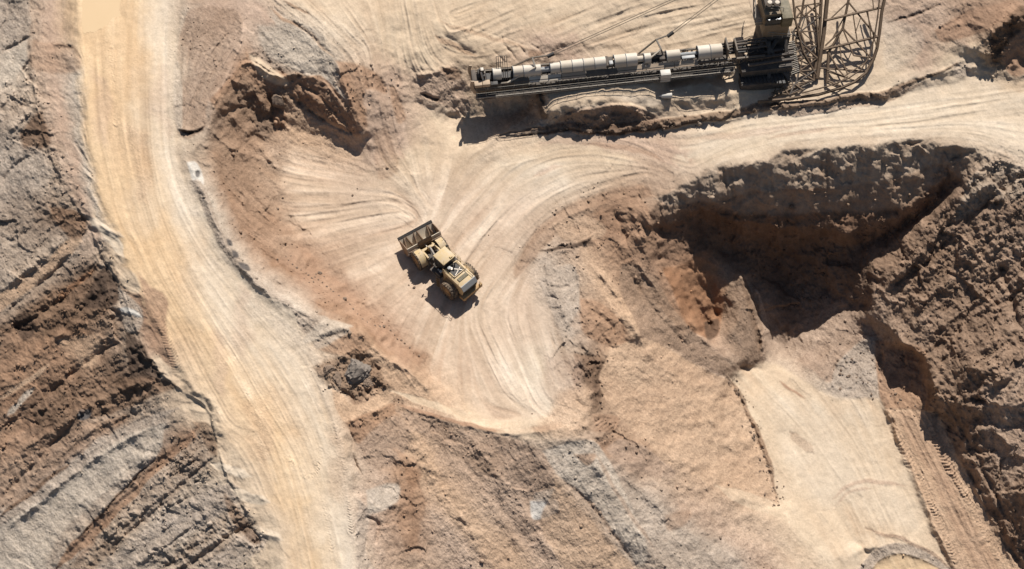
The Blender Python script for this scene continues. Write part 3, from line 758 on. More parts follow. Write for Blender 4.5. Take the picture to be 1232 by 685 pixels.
# ------------------------------------------------------------------ direction field for streaks
DL = [
    [(100,-90),(104,110),(120,220),(165,330),(240,470),(310,590),(345,690)], [(155,-90),(158,150),(215,350),(330,540),(390,790)],
    [(212,-90),(210,150),(240,260),(300,350),(378,440),(410,560),(432,690)], [(300,470),(350,560),(375,650)],
    [(50,60),(92,75)], [(52,120),(95,140)], [(75,190),(110,215)], [(110,265),(150,290)], [(140,340),(165,350)], [(200,450),(225,462)],
    [(262,520),(300,525)], [(290,600),(325,605)],
    [(38,10),(0,60)], [(40,50),(0,95)], [(40,130),(0,170)], [(60,200),(0,245)], [(105,275),(0,345)], [(122,315),(0,400)], [(150,370),(0,470)],
    [(190,450),(0,560)], [(250,495),(100,580),(0,660)], [(270,560),(100,690)], [(305,640),(200,720)], [(-120,100),(-100,85)], [(-120,500),(-60,465)], [(-120,700),(0,640),(-60,760)],
    [(296,25),(250,80),(222,150)], [(300,50),(262,120),(240,160)], [(330,-40),(440,60)], [(330,30),(400,90),(430,150)], [(310,10),(380,50)],
    [(300,80),(270,140)], [(360,90),(400,150)], [(290,110),(330,150)],
    [(252,190),(330,262)], [(268,260),(345,318)], [(330,345),(400,390)], [(430,410),(520,480)],
    [(340,180),(440,205)], [(335,230),(460,235)], [(341,278),(458,256)], [(375,320),(455,300)], [(418,357),(495,312)], [(440,385),(500,335)], [(468,400),(508,340)],
    [(508,432),(523,386)], [(541,450),(550,390)], [(591,450),(568,395)], [(560,480),(556,440)], [(640,480),(600,400)], [(670,470),(640,380)],
    [(470,190),(520,250)], [(440,60),(470,190)], [(455,-60),(480,120),(500,230)], [(430,100),(455,190)], [(480,-90),(520,60),(560,80)],
    [(560,40),(700,-10)], [(600,70),(760,10)], [(760,50),(900,20)], [(700,-80),(900,-80)], [(500,110),(545,130)],
    [(540,190),(520,260)], [(565,240),(620,190)], [(593,357),(628,308)], [(560,260),(600,215)], [(600,330),(640,275),(690,238),(770,212)], [(640,350),(655,310)],
    [(600,192),(683,170),(749,174),(816,203)], [(640,215),(700,195),(760,200)], [(840,200),(924,165),(1060,150),(1232,125)], [(860,190),(1000,165),(1160,160),(1232,190)], [(900,150),(1060,128),(1232,100)],
    [(600,160),(700,150),(860,136),(1060,108),(1150,72)], [(660,115),(900,112)], [(1070,80),(1160,40)], [(1120,20),(1232,-30)],
    [(800,235),(812,300)], [(860,205),(870,290)], [(930,195),(935,285)], [(1000,180),(1000,290)], [(1060,178),(1055,280)], [(1120,178),(1105,250)],
    [(1190,200),(1120,280),(1060,350)], [(1230,260),(1110,370)], [(1232,340),(1130,420)], [(1232,430),(1150,470)], [(870,310),(940,415)], [(1000,320),(960,400)],
    [(1000,400),(1080,460)], [(1232,520),(1140,560)], [(1240,620),(1180,650)],
    [(1066,492),(1112,600),(1150,690)], [(1128,500),(1180,600),(1226,690)], [(900,450),(1000,560),(1060,690)], [(1050,490),(1090,600),(1130,690)],
    [(700,300),(770,405)], [(785,272),(840,400),(880,440)], [(745,300),(872,462)], [(830,330),(856,400)], [(893,335),(916,430)],
    [(680,270),(780,260)], [(655,315),(690,420)], [(740,430),(900,590)], [(720,500),(880,620)], [(760,430),(870,480),(930,590)],
    [(690,535),(830,700)], [(660,545),(770,700)], [(740,560),(880,690)], [(850,610),(950,690)],
    [(490,500),(640,690)], [(530,510),(680,640)], [(500,560),(590,690)], [(470,490),(440,680)], [(485,500),(495,690)], [(420,520),(435,680)], [(590,530),(650,600)],
    [(560,505),(690,512)],
]
lines = []
for L in DL:
    q = smooth_line(L, 5)
    d = np.gradient(q, axis=0)
    a = np.arctan2(d[:, 1], d[:, 0])
    lines.append(np.column_stack([q, np.cos(2 * a), np.sin(2 * a)]))
D2 = diffuse(lines, 2, 40)
ANG = 0.5 * np.arctan2(D2[..., 1], D2[..., 0]) + 0.12 * fbm(60, 211, 2)
DX = np.cos(ANG).astype(np.float32); DY = np.sin(ANG).astype(np.float32)


def lic(src, L, step=1.0):
    acc = src.copy(); wsum = 1.0
    for sgn in (1, -1):
        px = np.arange(NX, dtype=np.float32)[None, :].repeat(NY, 0); py = np.arange(NY, dtype=np.float32)[:, None].repeat(NX, 1)
        vx, vy = DX * sgn, DY * sgn
        for k in range(int(L / step)):
            px = np.clip(px + vx * step, 0, NX - 1); py = np.clip(py + vy * step, 0, NY - 1)
            i = (py + 0.5).astype(np.int32); j = (px + 0.5).astype(np.int32)
            nx, ny = DX[i, j], DY[i, j]
            f = np.sign(nx * vx + ny * vy); f[f == 0] = 1
            vx, vy = nx * f, ny * f
            w = 1 - k * step / L
            acc += src[i, j] * w
            wsum += w if sgn == 1 else w
    acc /= wsum
    acc -= blur(acc, 30)
    return acc / (acc.std() + 1e-6)


def rn(seed, b):
    a = np.random.default_rng(seed).standard_normal((NY, NX)).astype(np.float32)
    return blur(a, b, 2) if b else a


ST1 = lic(rn(1, 0), 26)              # fine
ST2 = lic(rn(2, 1), 44)              # medium
ST3 = lic(rn(3, 4), 90, 2.0)         # broad
STREAK = 0.25 * ST1 + 0.55 * ST2 + 0.9 * ST3
STREAK = STREAK / STREAK.std()

# ------------------------------------------------------------------ relief
F1 = fbm(42, 301, 4); F2 = fbm(12, 321, 4, 0.55); F3 = fbm(5.0, 341, 3, 0.6)
RG = fbm(26, 361, 5, 0.55, x=GX + WX * 8, y=GY + WY * 8, ridged=True) - 0.62
RG2 = fbm(11, 381, 4, 0.6, ridged=True) - 0.62
c1, c2 = S[..., 0:3], S[..., 3:6]
stk, rgh, grn = S[..., 6], S[..., 7], S[..., 8]
H = HB.copy()
PM = sstep(-0.25, 0.6, fbm(55, 441, 3))            # streaks come and go
H += rgh * (0.5 * RG + 0.25 * RG2 + 0.2 * F3 + 0.05 * ST2 + 0.08 * ST3)
H += stk * (0.016 * ST3 + 0.012 * ST2 + 0.006 * ST1) * (0.35 + PM)
H += 0.10 * F1 + 0.05 * F2 + grn * (0.05 * F3 + 0.05 * rn(5, 0) * 0.5)


def worley(scale, seed, stretch=None):
    """per-cell random height and tilt: broken blocks"""
    x, y = GX / scale + WX * .35, GY / scale + WY * .35
    if stretch is not None:
        c_, s_, k_ = stretch
        x, y = (x * c_ + y * s_) * k_, (-x * s_ + y * c_)
    r = np.random.default_rng(seed)
    t = r.random((256, 256, 5), dtype=np.float32)
    xi = np.floor(x).astype(np.int32); yi = np.floor(y).astype(np.int32)
    best = np.full(x.shape, 9, np.float32); val = np.zeros_like(best); cel = np.zeros_like(best); sec = best.copy()
    for a in (-1, 0, 1):
        for b_ in (-1, 0, 1):
            q = t[(yi + b_) & 255, (xi + a) & 255]
            dx = x - (xi + a + q[..., 0]); dy = y - (yi + b_ + q[..., 1])
            d = dx * dx + dy * dy
            m = d < best
            sec = np.where(m, best, np.minimum(sec, d))
            val = np.where(m, (q[..., 3] - .5) * 1.6 * dx + (q[..., 4] - .5) * 1.6 * dy + (q[..., 2] - .5), val)
            cel = np.where(m, q[..., 2], cel)
            best = np.where(m, d, best)
    return val, cel, np.sqrt(sec) - np.sqrt(best)


B0, C0_, E0 = worley(40, 500); B1, C1_, E1 = worley(15, 501); B2, C2_, E2 = worley(6.5, 502); B3, C3_, E3 = worley(3.2, 503)
rm = np.clip(rgh, 0, 1) * (1 - .4 * sstep(340, 250, GX))
big = sstep(-.2, .5, fbm(70, 521, 3))
H += rm * (0.9 * B0 + 0.45 * B1 * (.2 + big) + (0.24 * B2 + 0.11 * B3) * (.45 + .9 * sstep(-.5, .5, fbm(28, 541, 3))))
H += np.clip(grn, 0, 1) * (0.045 * (C3_ - .5) + 0.022 * rn(9, 0))
# downslope creases
RL1 = lic(rn(21, 2), 60, 1.5); RL2 = lic(rn(22, 4), 80, 2.0)
cre = sstep(.15, .7, rgh + .12 * grn) * sstep(-.25, .5, fbm(38, 531, 3)) * (1 - .5 * sstep(340, 250, GX))
H -= cre * (0.12 * np.exp(-np.abs(RL1) * 4.0) + 0.20 * np.exp(-np.abs(RL2) * 4.0) * (.3 + big))


def relief(pts, h, w, mode='ridge', warp=2.5, rag=.5, taper=True):
    """ridge / gully (h < 0), or 'step': ground right of the line is lifted by h and eases out over w"""
    pts = smooth_line([p[:2] for p in pts], 5)
    s = bbox(pts, w * 2.5 + 8)
    d, arc, side = seg_dist(GX[s] + WX[s] * warp + F3[s] * 1.2, GY[s] + WY[s] * warp + F2[s] * 1.2, pts)
    L = np.sum(np.hypot(*np.diff(pts, axis=0).T))
    a = np.clip(np.minimum(arc, L - arc) / (.15 * L + 1), 0, 1) if taper else 1
    a = a * (1 + rag * F2[s] * 2)
    if mode == 'ridge':
        H[s] += h * a * np.exp(-(d / w) ** 1.3 * 1.2)
    else:
        t = np.where(side > 0, np.exp(-(d / w)), np.where(d < 2.0, 1 - d / 2.0, 0))
        H[s] += h * a * t


def tread(pts, half, gap, h, slant=.5):
    pts = smooth_line(pts, 5)
    s = bbox(pts, half + 3)
    d, arc, side = seg_dist(GX[s] + WX[s] * .8, GY[s] + WY[s] * .8, pts)
    sd = d * side
    H[s] += h * sstep(half + 1, half - .5, d) * (0.5 + .5 * np.sign(np.sin((arc + slant * np.abs(sd)) * 2 * np.pi / gap))) * (.5 + sstep(-.4, .3, F1[s])) - h * .45 * sstep(half + 1.5, half, d)


REL = [
    # (points, height, width, mode)   break edge of the left slope and its gullies
    ([(30,0),(36,50),(42,110),(65,200),(105,268),(125,310),(142,338),(165,400),(192,447),(245,488),(258,515),(275,575),(302,630),(325,685)][::-1], .5, 14, 'step'),
    ([(66,53),(78,54),(90,57)], -.6, 1.8), ([(0,62),(20,54),(38,44)], -.9, 3), ([(0,112),(18,98),(38,70)], -.8, 3), ([(95,296),(60,332),(0,384)], -1.0, 4), ([(80,290),(40,318),(0,352)], .9, 6),
    ([(122,318),(70,362),(0,410)], -1.2, 5), ([(140,352),(90,390),(40,430),(0,470)], .8, 8), ([(160,402),(100,440),(40,490),(0,520)], -1.1, 6), ([(190,452),(120,480),(60,520),(0,560)], 1.0, 9), ([(13,390),(30,398),(44,392)], -1.4, 7),
    ([(100,498),(40,560),(0,600)], -.8, 4), ([(200,506),(150,530),(90,570),(40,610),(0,640)], .9, 5), ([(236,516),(190,562),(140,612),(60,690)], -.6, 5), ([(186,552),(150,590),(100,645)], -.7, 2), ([(200,520),(150,580),(60,690)], .9, 14),
    ([(256,550),(200,602),(120,672)], -.9, 4), ([(285,585),(220,640),(150,690)], .8, 7), ([(250,586),(225,600),(200,612)], -.6, 2), ([(300,630),(250,665),(200,700)], -.8, 4), ([(230,634),(205,655),(180,665)], -.6, 2),
    ([(60,256),(30,280),(0,300)], -1.0, 5), ([(50,180),(20,200),(0,225)], -.9, 5), ([(40,130),(20,150),(0,165)], .8, 5), ([(100,495),(108,500)], -.8, 4), ([(150,500),(110,520),(60,560)], .6, 6),
    # shallow spill fingers at the road side
    ([(226,492),(262,498)], .25, 3), ([(262,558),(300,572)], .3, 4), ([(280,588),(326,604)], .3, 4), ([(306,636),(340,650)], .35, 4), ([(142,371),(171,382)], .3, 3), ([(110,268),(148,284)], .3, 4), ([(120,300),(156,312)], .25, 4),
    # right side of the haul road
    ([(244,152),(228,158),(213,155)], 1.0, 5, 'step'), ([(296,24),(284,66),(262,112),(248,150)], .8, 4), ([(260,30),(240,90),(226,140)], -.3, 4), ([(280,26),(258,80),(240,130)], -.35, 4),
    ([(232,196),(246,238),(263,277),(286,312),(312,342),(345,366)], .7, 4.5), ([(390,383),(425,394),(441,408),(468,432),(495,450),(520,476)], .5, 4), ([(237,206),(240,212)], -.7, 3), ([(282,303),(295,322)], -.4, 3),
    ([(356,376),(380,386),(394,383)], -.35, 3), ([(376,414),(400,404),(418,397)], -.35, 3), ([(378,405),(414,390)], .3, 3),
    ([(405,470),(420,476),(436,484)], -1.2, 6), ([(440,474),(462,462)], -.6, 4), ([(400,432),(424,421),(446,428)], .9, 6), ([(418,510),(445,499),(472,486)], .7, 4),
    ([(418,513),(425,530),(423,545),(436,575)], -.8, 1.8), ([(438,622),(455,630),(452,658)], -.9, 2.2), ([(476,540),(480,600),(474,640)], .6, 5), ([(440,602),(460,612),(478,604)], .4, 4), ([(430,600),(442,640),(436,680)], -.5, 3),
    ([(472,488),(525,503),(575,516),(618,523),(660,518),(692,512)], .45, 3), ([(478,492),(540,600),(600,690)], .6, 12), ([(520,510),(580,580),(660,690)], -.3, 8), ([(500,560),(540,620),(590,690)], -.3, 8), ([(560,516),(620,600),(680,690)], .6, 12), ([(545,550),(600,620),(650,690)], .35, 5),
    # scarp in the north west
    ([(250,150),(262,118),(296,76),(330,92),(352,90),(385,96),(406,120),(426,150)], .8, 8, 'step'), ([(262,126),(296,160),(334,206)], .7, 6), ([(300,106),(330,140),(362,170)], .8, 7), ([(272,168),(312,204),(352,240)], .6, 6), ([(276,96),(290,130),(310,160)], -.8, 6), ([(300,70),(318,80),(344,100)], .7, 3), ([(318,104),(330,128),(322,152)], -1.2, 6), ([(346,112),(372,134),(400,152),(430,166)], -.8, 3), ([(356,98),(384,116),(416,150)], -.6, 3),
    ([(266,142),(290,126),(306,134)], -.8, 4), ([(286,104),(296,126),(300,150)], -.7, 4), ([(258,190),(290,222),(330,264)], -.4, 4), ([(252,206),(280,250),(320,290)], .35, 5), ([(268,262),(300,290),(345,322)], -.4, 4), ([(246,152),(280,180),(330,196)], .5, 4),
    ([(404,72),(416,104),(428,140)], .5, 3), ([(300,180),(322,196),(336,222)], -.3, 3),
    ([(501,92),(520,86),(548,82)], .7, 5), ([(506,112),(518,116),(530,120)], -.7, 2), ([(548,128),(556,142),(560,152)], .8, 4, 'step'), ([(470,108),(486,146)], -.4, 4),
    # rills on the sandy plateau
    ([(592,60),(600,68),(606,76)], -.35, 1.6), ([(606,54),(616,66),(624,74)], -.4, 1.8), ([(622,54),(632,66)], -.35, 1.6), ([(638,52),(650,60)], -.3, 1.6), ([(530,40),(556,56),(576,66)], -.35, 3), ([(700,50),(706,60)], -.25, 2), ([(560,30),(640,58)], -.2, 3), ([(342,0),(360,10),(374,20)], -.3, 2), ([(326,8),(362,36),(400,66)], -.35, 2),
    # bench, berm
    ([(602,165),(650,154),(720,157),(795,151),(870,139),(926,130),(1000,124),(1060,113),(1108,93),(1150,77),(1185,68)], .4, 4, 'ridge', 2.5, .2), ([(646,112),(652,126),(658,140)], 1.2, 5, 'step'), ([(664,150),(690,136),(724,129),(764,127),(792,139)], .7, 4, 'step'), ([(604,160),(630,142),(646,124)], .5, 4),
    ([(720,110),(735,106),(750,108)], .3, 5), ([(800,112),(830,104),(850,100),(870,106),(885,116)], .8, 6), ([(815,116),(840,112)], -.3, 4), ([(1067,27),(1100,18),(1131,5)], -.5, 1.6), ([(1190,46),(1226,12)], 1.2, 8), ([(1120,90),(1150,84),(1180,82)], .4, 4), ([(1124,40),(1160,28),(1190,34)], .25, 3),
    ([(930,132),(1000,126),(1060,115)], -.5, 2.5), ([(700,168),(760,176),(810,200)], -.12, 4), ([(640,172),(720,169),(800,172)], .14, 3),
    # basin rim towards the pit
    ([(616,324),(648,274),(698,243),(768,228)], -.3, 4), ([(624,330),(655,282),(700,252),(760,238)], .3, 3), ([(649,301),(672,298),(696,295),(714,283)], .9, 5, 'step'), ([(733,250),(748,276),(758,300)], -.7, 4), ([(756,246),(766,270),(780,292)], .7, 5), ([(772,244),(784,270),(784,292)], .8, 4, 'step'),
    ([(712,318),(742,355),(770,405)], .9, 4.5), ([(690,322),(702,362),(745,400)], -.7, 4), ([(655,312),(668,352),(690,405)], .6, 4), ([(652,340),(670,348),(688,344)], -.4, 2.5), ([(655,358),(676,362)], -.35, 2), ([(726,366),(748,392),(742,418)], -.5, 3), ([(700,402),(722,416),(744,420)], -.5, 3),
    ([(692,430),(708,444),(728,436)], .8, 4), ([(696,456),(710,470),(726,460)], -.7, 4), ([(690,480),(706,492)], -.6, 3), ([(785,272),(812,352),(842,402),(880,436)], .7, 4), ([(752,320),(790,378),(840,430)], -.5, 4), ([(765,312),(806,372)], .4, 4), ([(820,330),(836,360),(848,392)], -.7, 4), ([(838,318),(852,350),(858,388)], .6, 4), ([(848,388),(856,398)], -.8, 5),
    ([(893,336),(906,385),(914,430)], -1.2, 4), ([(897,332),(914,362),(921,436)], .8, 3), ([(684,508),(716,500),(744,502)], .4, 3), ([(700,512),(706,520)], -.2, 1.5),
    # floor, fan edge, ramp
    ([(872,452),(888,468),(904,500),(922,545),(937,604)], .55, 6, 'step'), ([(860,588),(905,604),(950,624)], .25, 5), ([(676,576),(716,616),(766,682)], -.3, 3), ([(705,534),(740,600),(790,670)], .6, 9), ([(726,548),(770,600),(830,660)], -.35, 7), ([(694,534),(706,528),(722,540),(732,552)], .35, 3),
    ([(1064,492),(1090,546),(1112,602),(1150,686)], .35, 8, 'step'), ([(1128,498),(1150,545),(1182,602),(1226,692)], .7, 4), ([(1150,520),(1180,572),(1200,610),(1236,690)], .5, 4), ([(1110,560),(1150,620),(1190,690)], -.2, 3), ([(1040,634),(1064,643),(1091,648),(1118,663),(1146,687)], .2, 5), ([(1044,690),(1062,671),(1090,666),(1128,682)], .4, 3),
    ([(1002,470),(1006,442),(1030,416),(1056,405)], .5, 6), ([(1062,408),(1060,440),(1056,484)], -.7, 3), ([(960,430),(985,410),(1000,418),(990,440)], .5, 6), ([(1020,470),(1040,440)], .4, 8),
    # rocky hill
    ([(1050,380),(1078,396),(1088,410),(1116,440),(1126,470),(1140,482),(1190,494)], 1.5, 10), ([(1232,212),(1180,250),(1120,310),(1070,350)], -.8, 5), ([(1210,215),(1160,240),(1110,300),(1060,352)], .9, 6), ([(1232,262),(1190,290),(1150,340)], -.9, 5), ([(1200,312),(1214,350),(1222,382),(1232,400)], -1.6, 7), ([(1232,330),(1216,360)], .8, 6),
    ([(1150,330),(1110,365),(1086,392)], 1.0, 9), ([(1176,360),(1150,400),(1124,424)], -.9, 6), ([(1200,400),(1170,440),(1150,476)], .9, 9), ([(1232,440),(1200,470)], -.8, 6), ([(1130,470),(1148,500),(1180,560),(1220,640)], -.6, 3), ([(1190,512),(1220,540)], .7, 6), ([(1150,500),(1186,506),(1200,490)], -.9, 6),
]
for q in REL:
    relief(q[0], q[1] * .55, *q[2:])
for pts, hf, gp, h in (([(1076,518),(1086,538),(1096,562)], 6, 4.6, .15), ([(1122,518),(1132,540),(1144,566)], 6, 4.6, .15), ([(1140,560),(1170,610),(1200,670)], 4, 3.8, .16), ([(1105,570),(1128,622),(1150,675)], 4, 3.8, .16),
                       ([(134,58),(138,90),(140,130),(140,150)], 4, 2.8, .07), ([(218,22),(210,40),(206,70)], 3.5, 3.0, .10), ([(300,470),(312,520),(316,560)], 4, 3.0, .06), ([(404,515),(414,555),(420,600),(424,640)], 3.5, 3.0, .12), ([(190,380),(206,420),(216,450)], 6, 3.4, .10), ([(350,555),(372,575),(382,560),(385,540)], 3.5, 2.6, .08),
                       ([(284,432),(296,470),(306,500)], 4, 2.8, .06), ([(380,560),(392,610),(400,660)], 4, 2.8, .06), ([(325,8),(345,16),(362,26)], 4, 2.8, .12), ([(720,502),(732,508),(744,514)], 10, 5.0, .16)):
    tread(pts, hf, gp, h)

# runnels down the pit walls, and a worn flat where the water lies
for pl in ([(784,262),(790,238),(815,226),(850,206),(920,190),(1000,178),(1090,171),(1165,180),(1150,206),(1090,250),(1000,276),(900,272),(830,254)],):
    s, m = poly_mask(pl, 5, 4)
    H[s] += m * sstep(-6.5, -2.5, HB[s]) * (0.03 * ST2[s] + 0.07 * ST3[s] + 0.3 * RG[s] + .12 * F2[s] + .05 * F3[s] + .2 * B1[s] - 0.08 * np.exp(-np.abs(RL1[s]) * 4))
POOL = [(99,-12),(146,-12),(147,6),(146,14),(149,22),(137,25),(131,32),(121,35),(114,39),(107,38),(101,41),(98,30)]
s, m = poly_mask(POOL, 5, 2)
H[s] += (8.98 - H[s]) * m

# wheel and blade marks that follow the traffic
def stream(u, v, n, st=4.0):
    out = [(u, v)]
    for sgn in (1, -1):
        x, y = u, v; vx, vy = None, None
        for _ in range(n):
            i = int(min(max(y - Y0, 0), NY - 1)); j = int(min(max(x - X0, 0), NX - 1))
            a, b = DX[i, j] * sgn, DY[i, j] * sgn
            if vx is not None and a * vx + b * vy < 0:
                a, b = -a, -b
            vx, vy = a, b; x += a * st; y += b * st
            out.append((x, y)) if sgn == 1 else out.insert(0, (x, y))
    return np.array(out, float)


MARKM = np.zeros((NY, NX), np.float32)
rs = np.random.default_rng(77)


def marks(n, poly, ln, wd, hh, cc):
    poly = np.array(poly, float)
    x0, y0 = poly.min(0); x1, y1 = poly.max(0); k = 0; tries = 0
    while k < n and tries < n * 20:
        tries += 1
        u, v = rs.uniform(x0, x1), rs.uniform(y0, y1)
        c = False; j = len(poly) - 1
        for i in range(len(poly)):
            if (poly[i, 1] > v) != (poly[j, 1] > v) and u < (poly[j, 0] - poly[i, 0]) * (v - poly[i, 1]) / (poly[j, 1] - poly[i, 1]) + poly[i, 0]:
                c = not c
            j = i
        if not c:
            continue
        k += 1
        p = stream(u, v, int(rs.uniform(*ln) / 8), 4.0)[::2]
        w = rs.uniform(*wd)
        s = bbox(p, w * 3 + 4)
        d, arc, side = seg_dist(GX[s] + WX[s] * 1.2, GY[s] + WY[s] * 1.2, p)
        L = np.sum(np.hypot(*np.diff(p, axis=0).T))
        a = np.clip(np.minimum(arc, L - arc) / (.3 * L), 0, 1) * (.55 + .45 * sstep(-.5, .4, F2[s] + F1[s] * .6))
        sg = rs.choice((-1, 1))
        core = sstep(w + 1.2, w - .4, d) * a
        lip = np.exp(-((d - w - .8) / 1.1) ** 2) * a
        H[s] += -hh * core + hh * .9 * lip * (side == sg)
        MARKM[s] += core * rs.choice((-1, 1), p=(.5, .5)) * rs.uniform(.4, 1) * cc


BAS = [(335,190),(440,200),(480,150),(560,180),(700,200),(640,290),(650,340),(690,450),(690,505),(600,500),(530,465),(430,365),(345,270)]
marks(190, BAS, (40, 120), (.8, 3.2), .032, .8)
marks(45, BAS, (60, 140), (3, 7), .04, .8)
marks(90, [(110,0),(205,0),(205,160),(260,310),(390,480),(420,685),(350,685),(300,560),(200,410),(120,210)], (60, 260), (.8, 3), .03, .45)
marks(26, [(110,0),(205,0),(205,160),(260,310),(390,480),(420,685),(350,685),(300,560),(200,410),(120,210)], (120, 300), (3, 8), .03, .4)
marks(110, [(310,0),(900,0),(890,50),(740,60),(600,70),(500,80),(470,150),(430,80)], (30, 120), (.8, 3), .06, .45)
marks(90, [(600,180),(700,168),(925,145),(1060,127),(1232,100),(1232,190),(1170,172),(1000,172),(860,198),(770,215),(690,240)], (50, 200), (.8, 3), .04, .5)
marks(30, [(920,450),(1050,490),(1130,680),(1010,660),(950,590)], (40, 120), (.8, 2.5), .03, .3)
marks(40, [(1068,495),(1125,500),(1220,685),(1155,685)], (50, 140), (.8, 2.5), .05, .4)
marks(60, [(45,0),(92,0),(110,210),(160,320),(240,480),(300,600),(270,560),(180,410),(66,190)], (15, 50), (.8, 3), .06, .5)
marks(60, [(215,20),(290,30),(248,140),(214,150)], (30, 90), (.8, 2.2), .07, .4)
marks(60, [(252,180),(330,262),(345,318),(470,425),(440,405),(310,330)], (20, 60), (.8, 2.5), .08, .4)
marks(55, BAS, (80, 170), (4, 12), .06, .8)


PAT = 0.5 + (0.15 * STREAK) * np.clip(stk, 0, 1) * (0.45 + PM) + 0.55 * F1 * (1 - 0.5 * stk) + 0.35 * F2 * (0.25 + 0.75 * rgh) + 0.25 * F3 * rgh
PAT = np.clip(PAT, -0.25, 1.3)[..., None]
CO = c1 * PAT + c2 * (1 - PAT)
big = fbm(150, 401, 3)[..., None] * np.array([0.05, 0.03, 0.0])
CO = CO * (1 + big)
CO = np.clip(CO, 0.01, 1.0) * KALB
mk = np.clip(MARKM, -1, 1)[..., None]
CO = CO * (1 + mk * np.array([.13, .15, .17]))
# block and pebble colours (the stones differ, not the light)
CO = CO * (1 + (rm * ((C1_ - .5) * .22 + (C2_ - .5) * .30) + np.clip(grn, 0, 1) * ((C3_ - .5) * .26 + rn(31, 0) * .05))[..., None] * np.array([.95, 1, 1.05]))
CO = np.clip(CO, 0.015, .8)


# ------------------------------------------------------------------ terrain meshes (one point grid, cut into the parts of the setting)
STEP = 1.15
us = np.arange(-116, 1348, STEP); vs = np.arange(-86, 786, STEP)
gl = -116 - np.array([560, 380, 250, 150, 80, 40, 18, 7, 2.5]); gr = 1346 + np.array([2.5, 7, 18, 40, 80, 150, 250, 380, 560])
gt = -86 - np.array([900, 640, 440, 280, 170, 95, 50, 24, 10, 3.5]); gb = 785 + np.array([3, 8, 20, 45, 90, 160, 240])
us = np.concatenate([gl, us, gr]); vs = np.concatenate([gt, vs, gb])


def samp(F):
    x = np.clip(us - X0, 0, NX - 1.001); y = np.clip(vs - Y0, 0, NY - 1.001)
    j = x.astype(int); fx = (x - j).astype(np.float32); i = y.astype(int); fy = (y - i).astype(np.float32)
    if F.ndim == 3:
        fx = fx[None, :, None]; fy = fy[:, None, None]
    else:
        fx = fx[None, :]; fy = fy[:, None]
    a = F[i] * (1 - fy) + F[i + 1] * fy
    return a[:, j] * (1 - fx) + a[:, j + 1] * fx


UU, VV = np.meshgrid(us, vs)
V3 = survey(UU, VV, samp(H))
C3 = samp(CO.astype(np.float32)); G3 = samp(grn.astype(np.float32)); R3 = samp(rgh.astype(np.float32))
ny, nx = UU.shape
# beyond the surveyed patch the ground runs on, softly
wo = sstep(0, 30, np.maximum(np.maximum(-112 - UU, UU - 1342), np.maximum(-82 - VV, VV - 780)))
if True:
    def soft(F, n):
        return samp(np.stack([blur(F[..., k], n) for k in range(3)], -1).astype(np.float32)) if F.ndim == 3 else samp(blur(F, n).astype(np.float32))
    V3 = survey(UU, VV, samp(H) * (1 - wo) + (soft(H, 70) + 1.2 * fbm(60, 601, 3, x=UU, y=VV)) * wo)
    C3 = C3 * (1 - wo[..., None]) + soft(CO, 70) * (1 + .25 * fbm(40, 611, 4, x=UU, y=VV)[..., None]) * wo[..., None]
    G3 = G3 * (1 - wo) + .5 * wo; R3 = R3 * (1 - wo)
dxv = np.gradient(V3, axis=1).reshape(-1, 3); dyv = np.gradient(V3, axis=0).reshape(-1, 3)
NRM = np.cross(dyv, dxv); NRM /= np.linalg.norm(NRM, axis=1, keepdims=True) + 1e-9
Vf = V3.reshape(-1, 3).astype(np.float32)
Cf = np.concatenate([C3.reshape(-1, 3), np.ones((nx * ny, 1))], 1).astype(np.float32)
Gf = G3.reshape(-1).astype(np.float32); Rf = R3.reshape(-1).astype(np.float32)

LBL = np.zeros((NY, NX), np.int32)
REG = [
    ('spoil_slope', [(414,505),(445,494),(470,484),(520,497),(560,508),(620,524),(692,526),(700,470),(692,440),(680,405),(662,355),(648,305),(662,275),(690,250),(735,232),(780,262),(840,402),(880,440),(905,500),(937,605),(990,660),(1130,690),(1180,790),(440,790),(432,685)]),
    ('basin_floor', [(330,170),(345,160),(430,185),(470,165),(520,150),(590,176),(640,168),(790,163),(925,145),(1060,127),(1150,100),(1260,96),(1349,90),(1349,262),(1240,208),(1190,188),(1090,170),(1000,177),(920,190),(850,206),(788,238),(735,231),(690,248),(660,273),(646,305),(660,355),(678,405),(690,440),(698,480),(700,514),(620,516),(560,498),(500,462),(430,395),(380,350),(340,300),(328,230)]),
    ('pit', [(783,268),(788,239),(815,226),(850,206),(920,190),(1000,178),(1090,170),(1190,188),(1240,210),(1349,262),(1349,690),(1260,620),(1130,500),(1060,490),(960,450),(898,448),(872,432),(840,402)]),
    ('pit_floor', [(890,446),(960,452),(1058,490),(1112,600),(1150,690),(1180,790),(1060,790),(990,660),(937,605),(912,530)]),
    ('pit_ramp', [(1064,490),(1128,498),(1180,600),(1226,690),(1270,790),(1188,790),(1150,686),(1110,600)]),
    ('hillside', [(-119,-90),(26,-90),(32,0),(42,110),(66,200),(106,268),(126,310),(143,338),(166,400),(193,447),(246,488),(259,515),(276,575),(303,630),(326,685),(345,790),(-119,790)]),
    ('haul_road', [(97,-90),(98,60),(108,150),(120,220),(138,262),(165,330),(200,410),(240,470),(290,540),(315,600),(340,650),(350,790),(440,790),(432,685),(422,600),(414,550),(402,500),(378,440),(345,390),(300,350),(262,310),(240,262),(222,220),(210,150),(211,100),(213,40),(215,-90)]),
]
names = ['ground']
for k, (nme, poly) in enumerate(REG):
    s, m = poly_mask(poly, 0, 2.0, smooth=False)
    LBL[s] = np.where(m > 0.5, k + 1, LBL[s])
    names.append(nme)
cx = np.clip(((us[:-1] + us[1:]) / 2 - X0).astype(int), 0, NX - 1); cy = np.clip(((vs[:-1] + vs[1:]) / 2 - Y0).astype(int), 0, NY - 1)
FL = LBL[cy][:, cx]
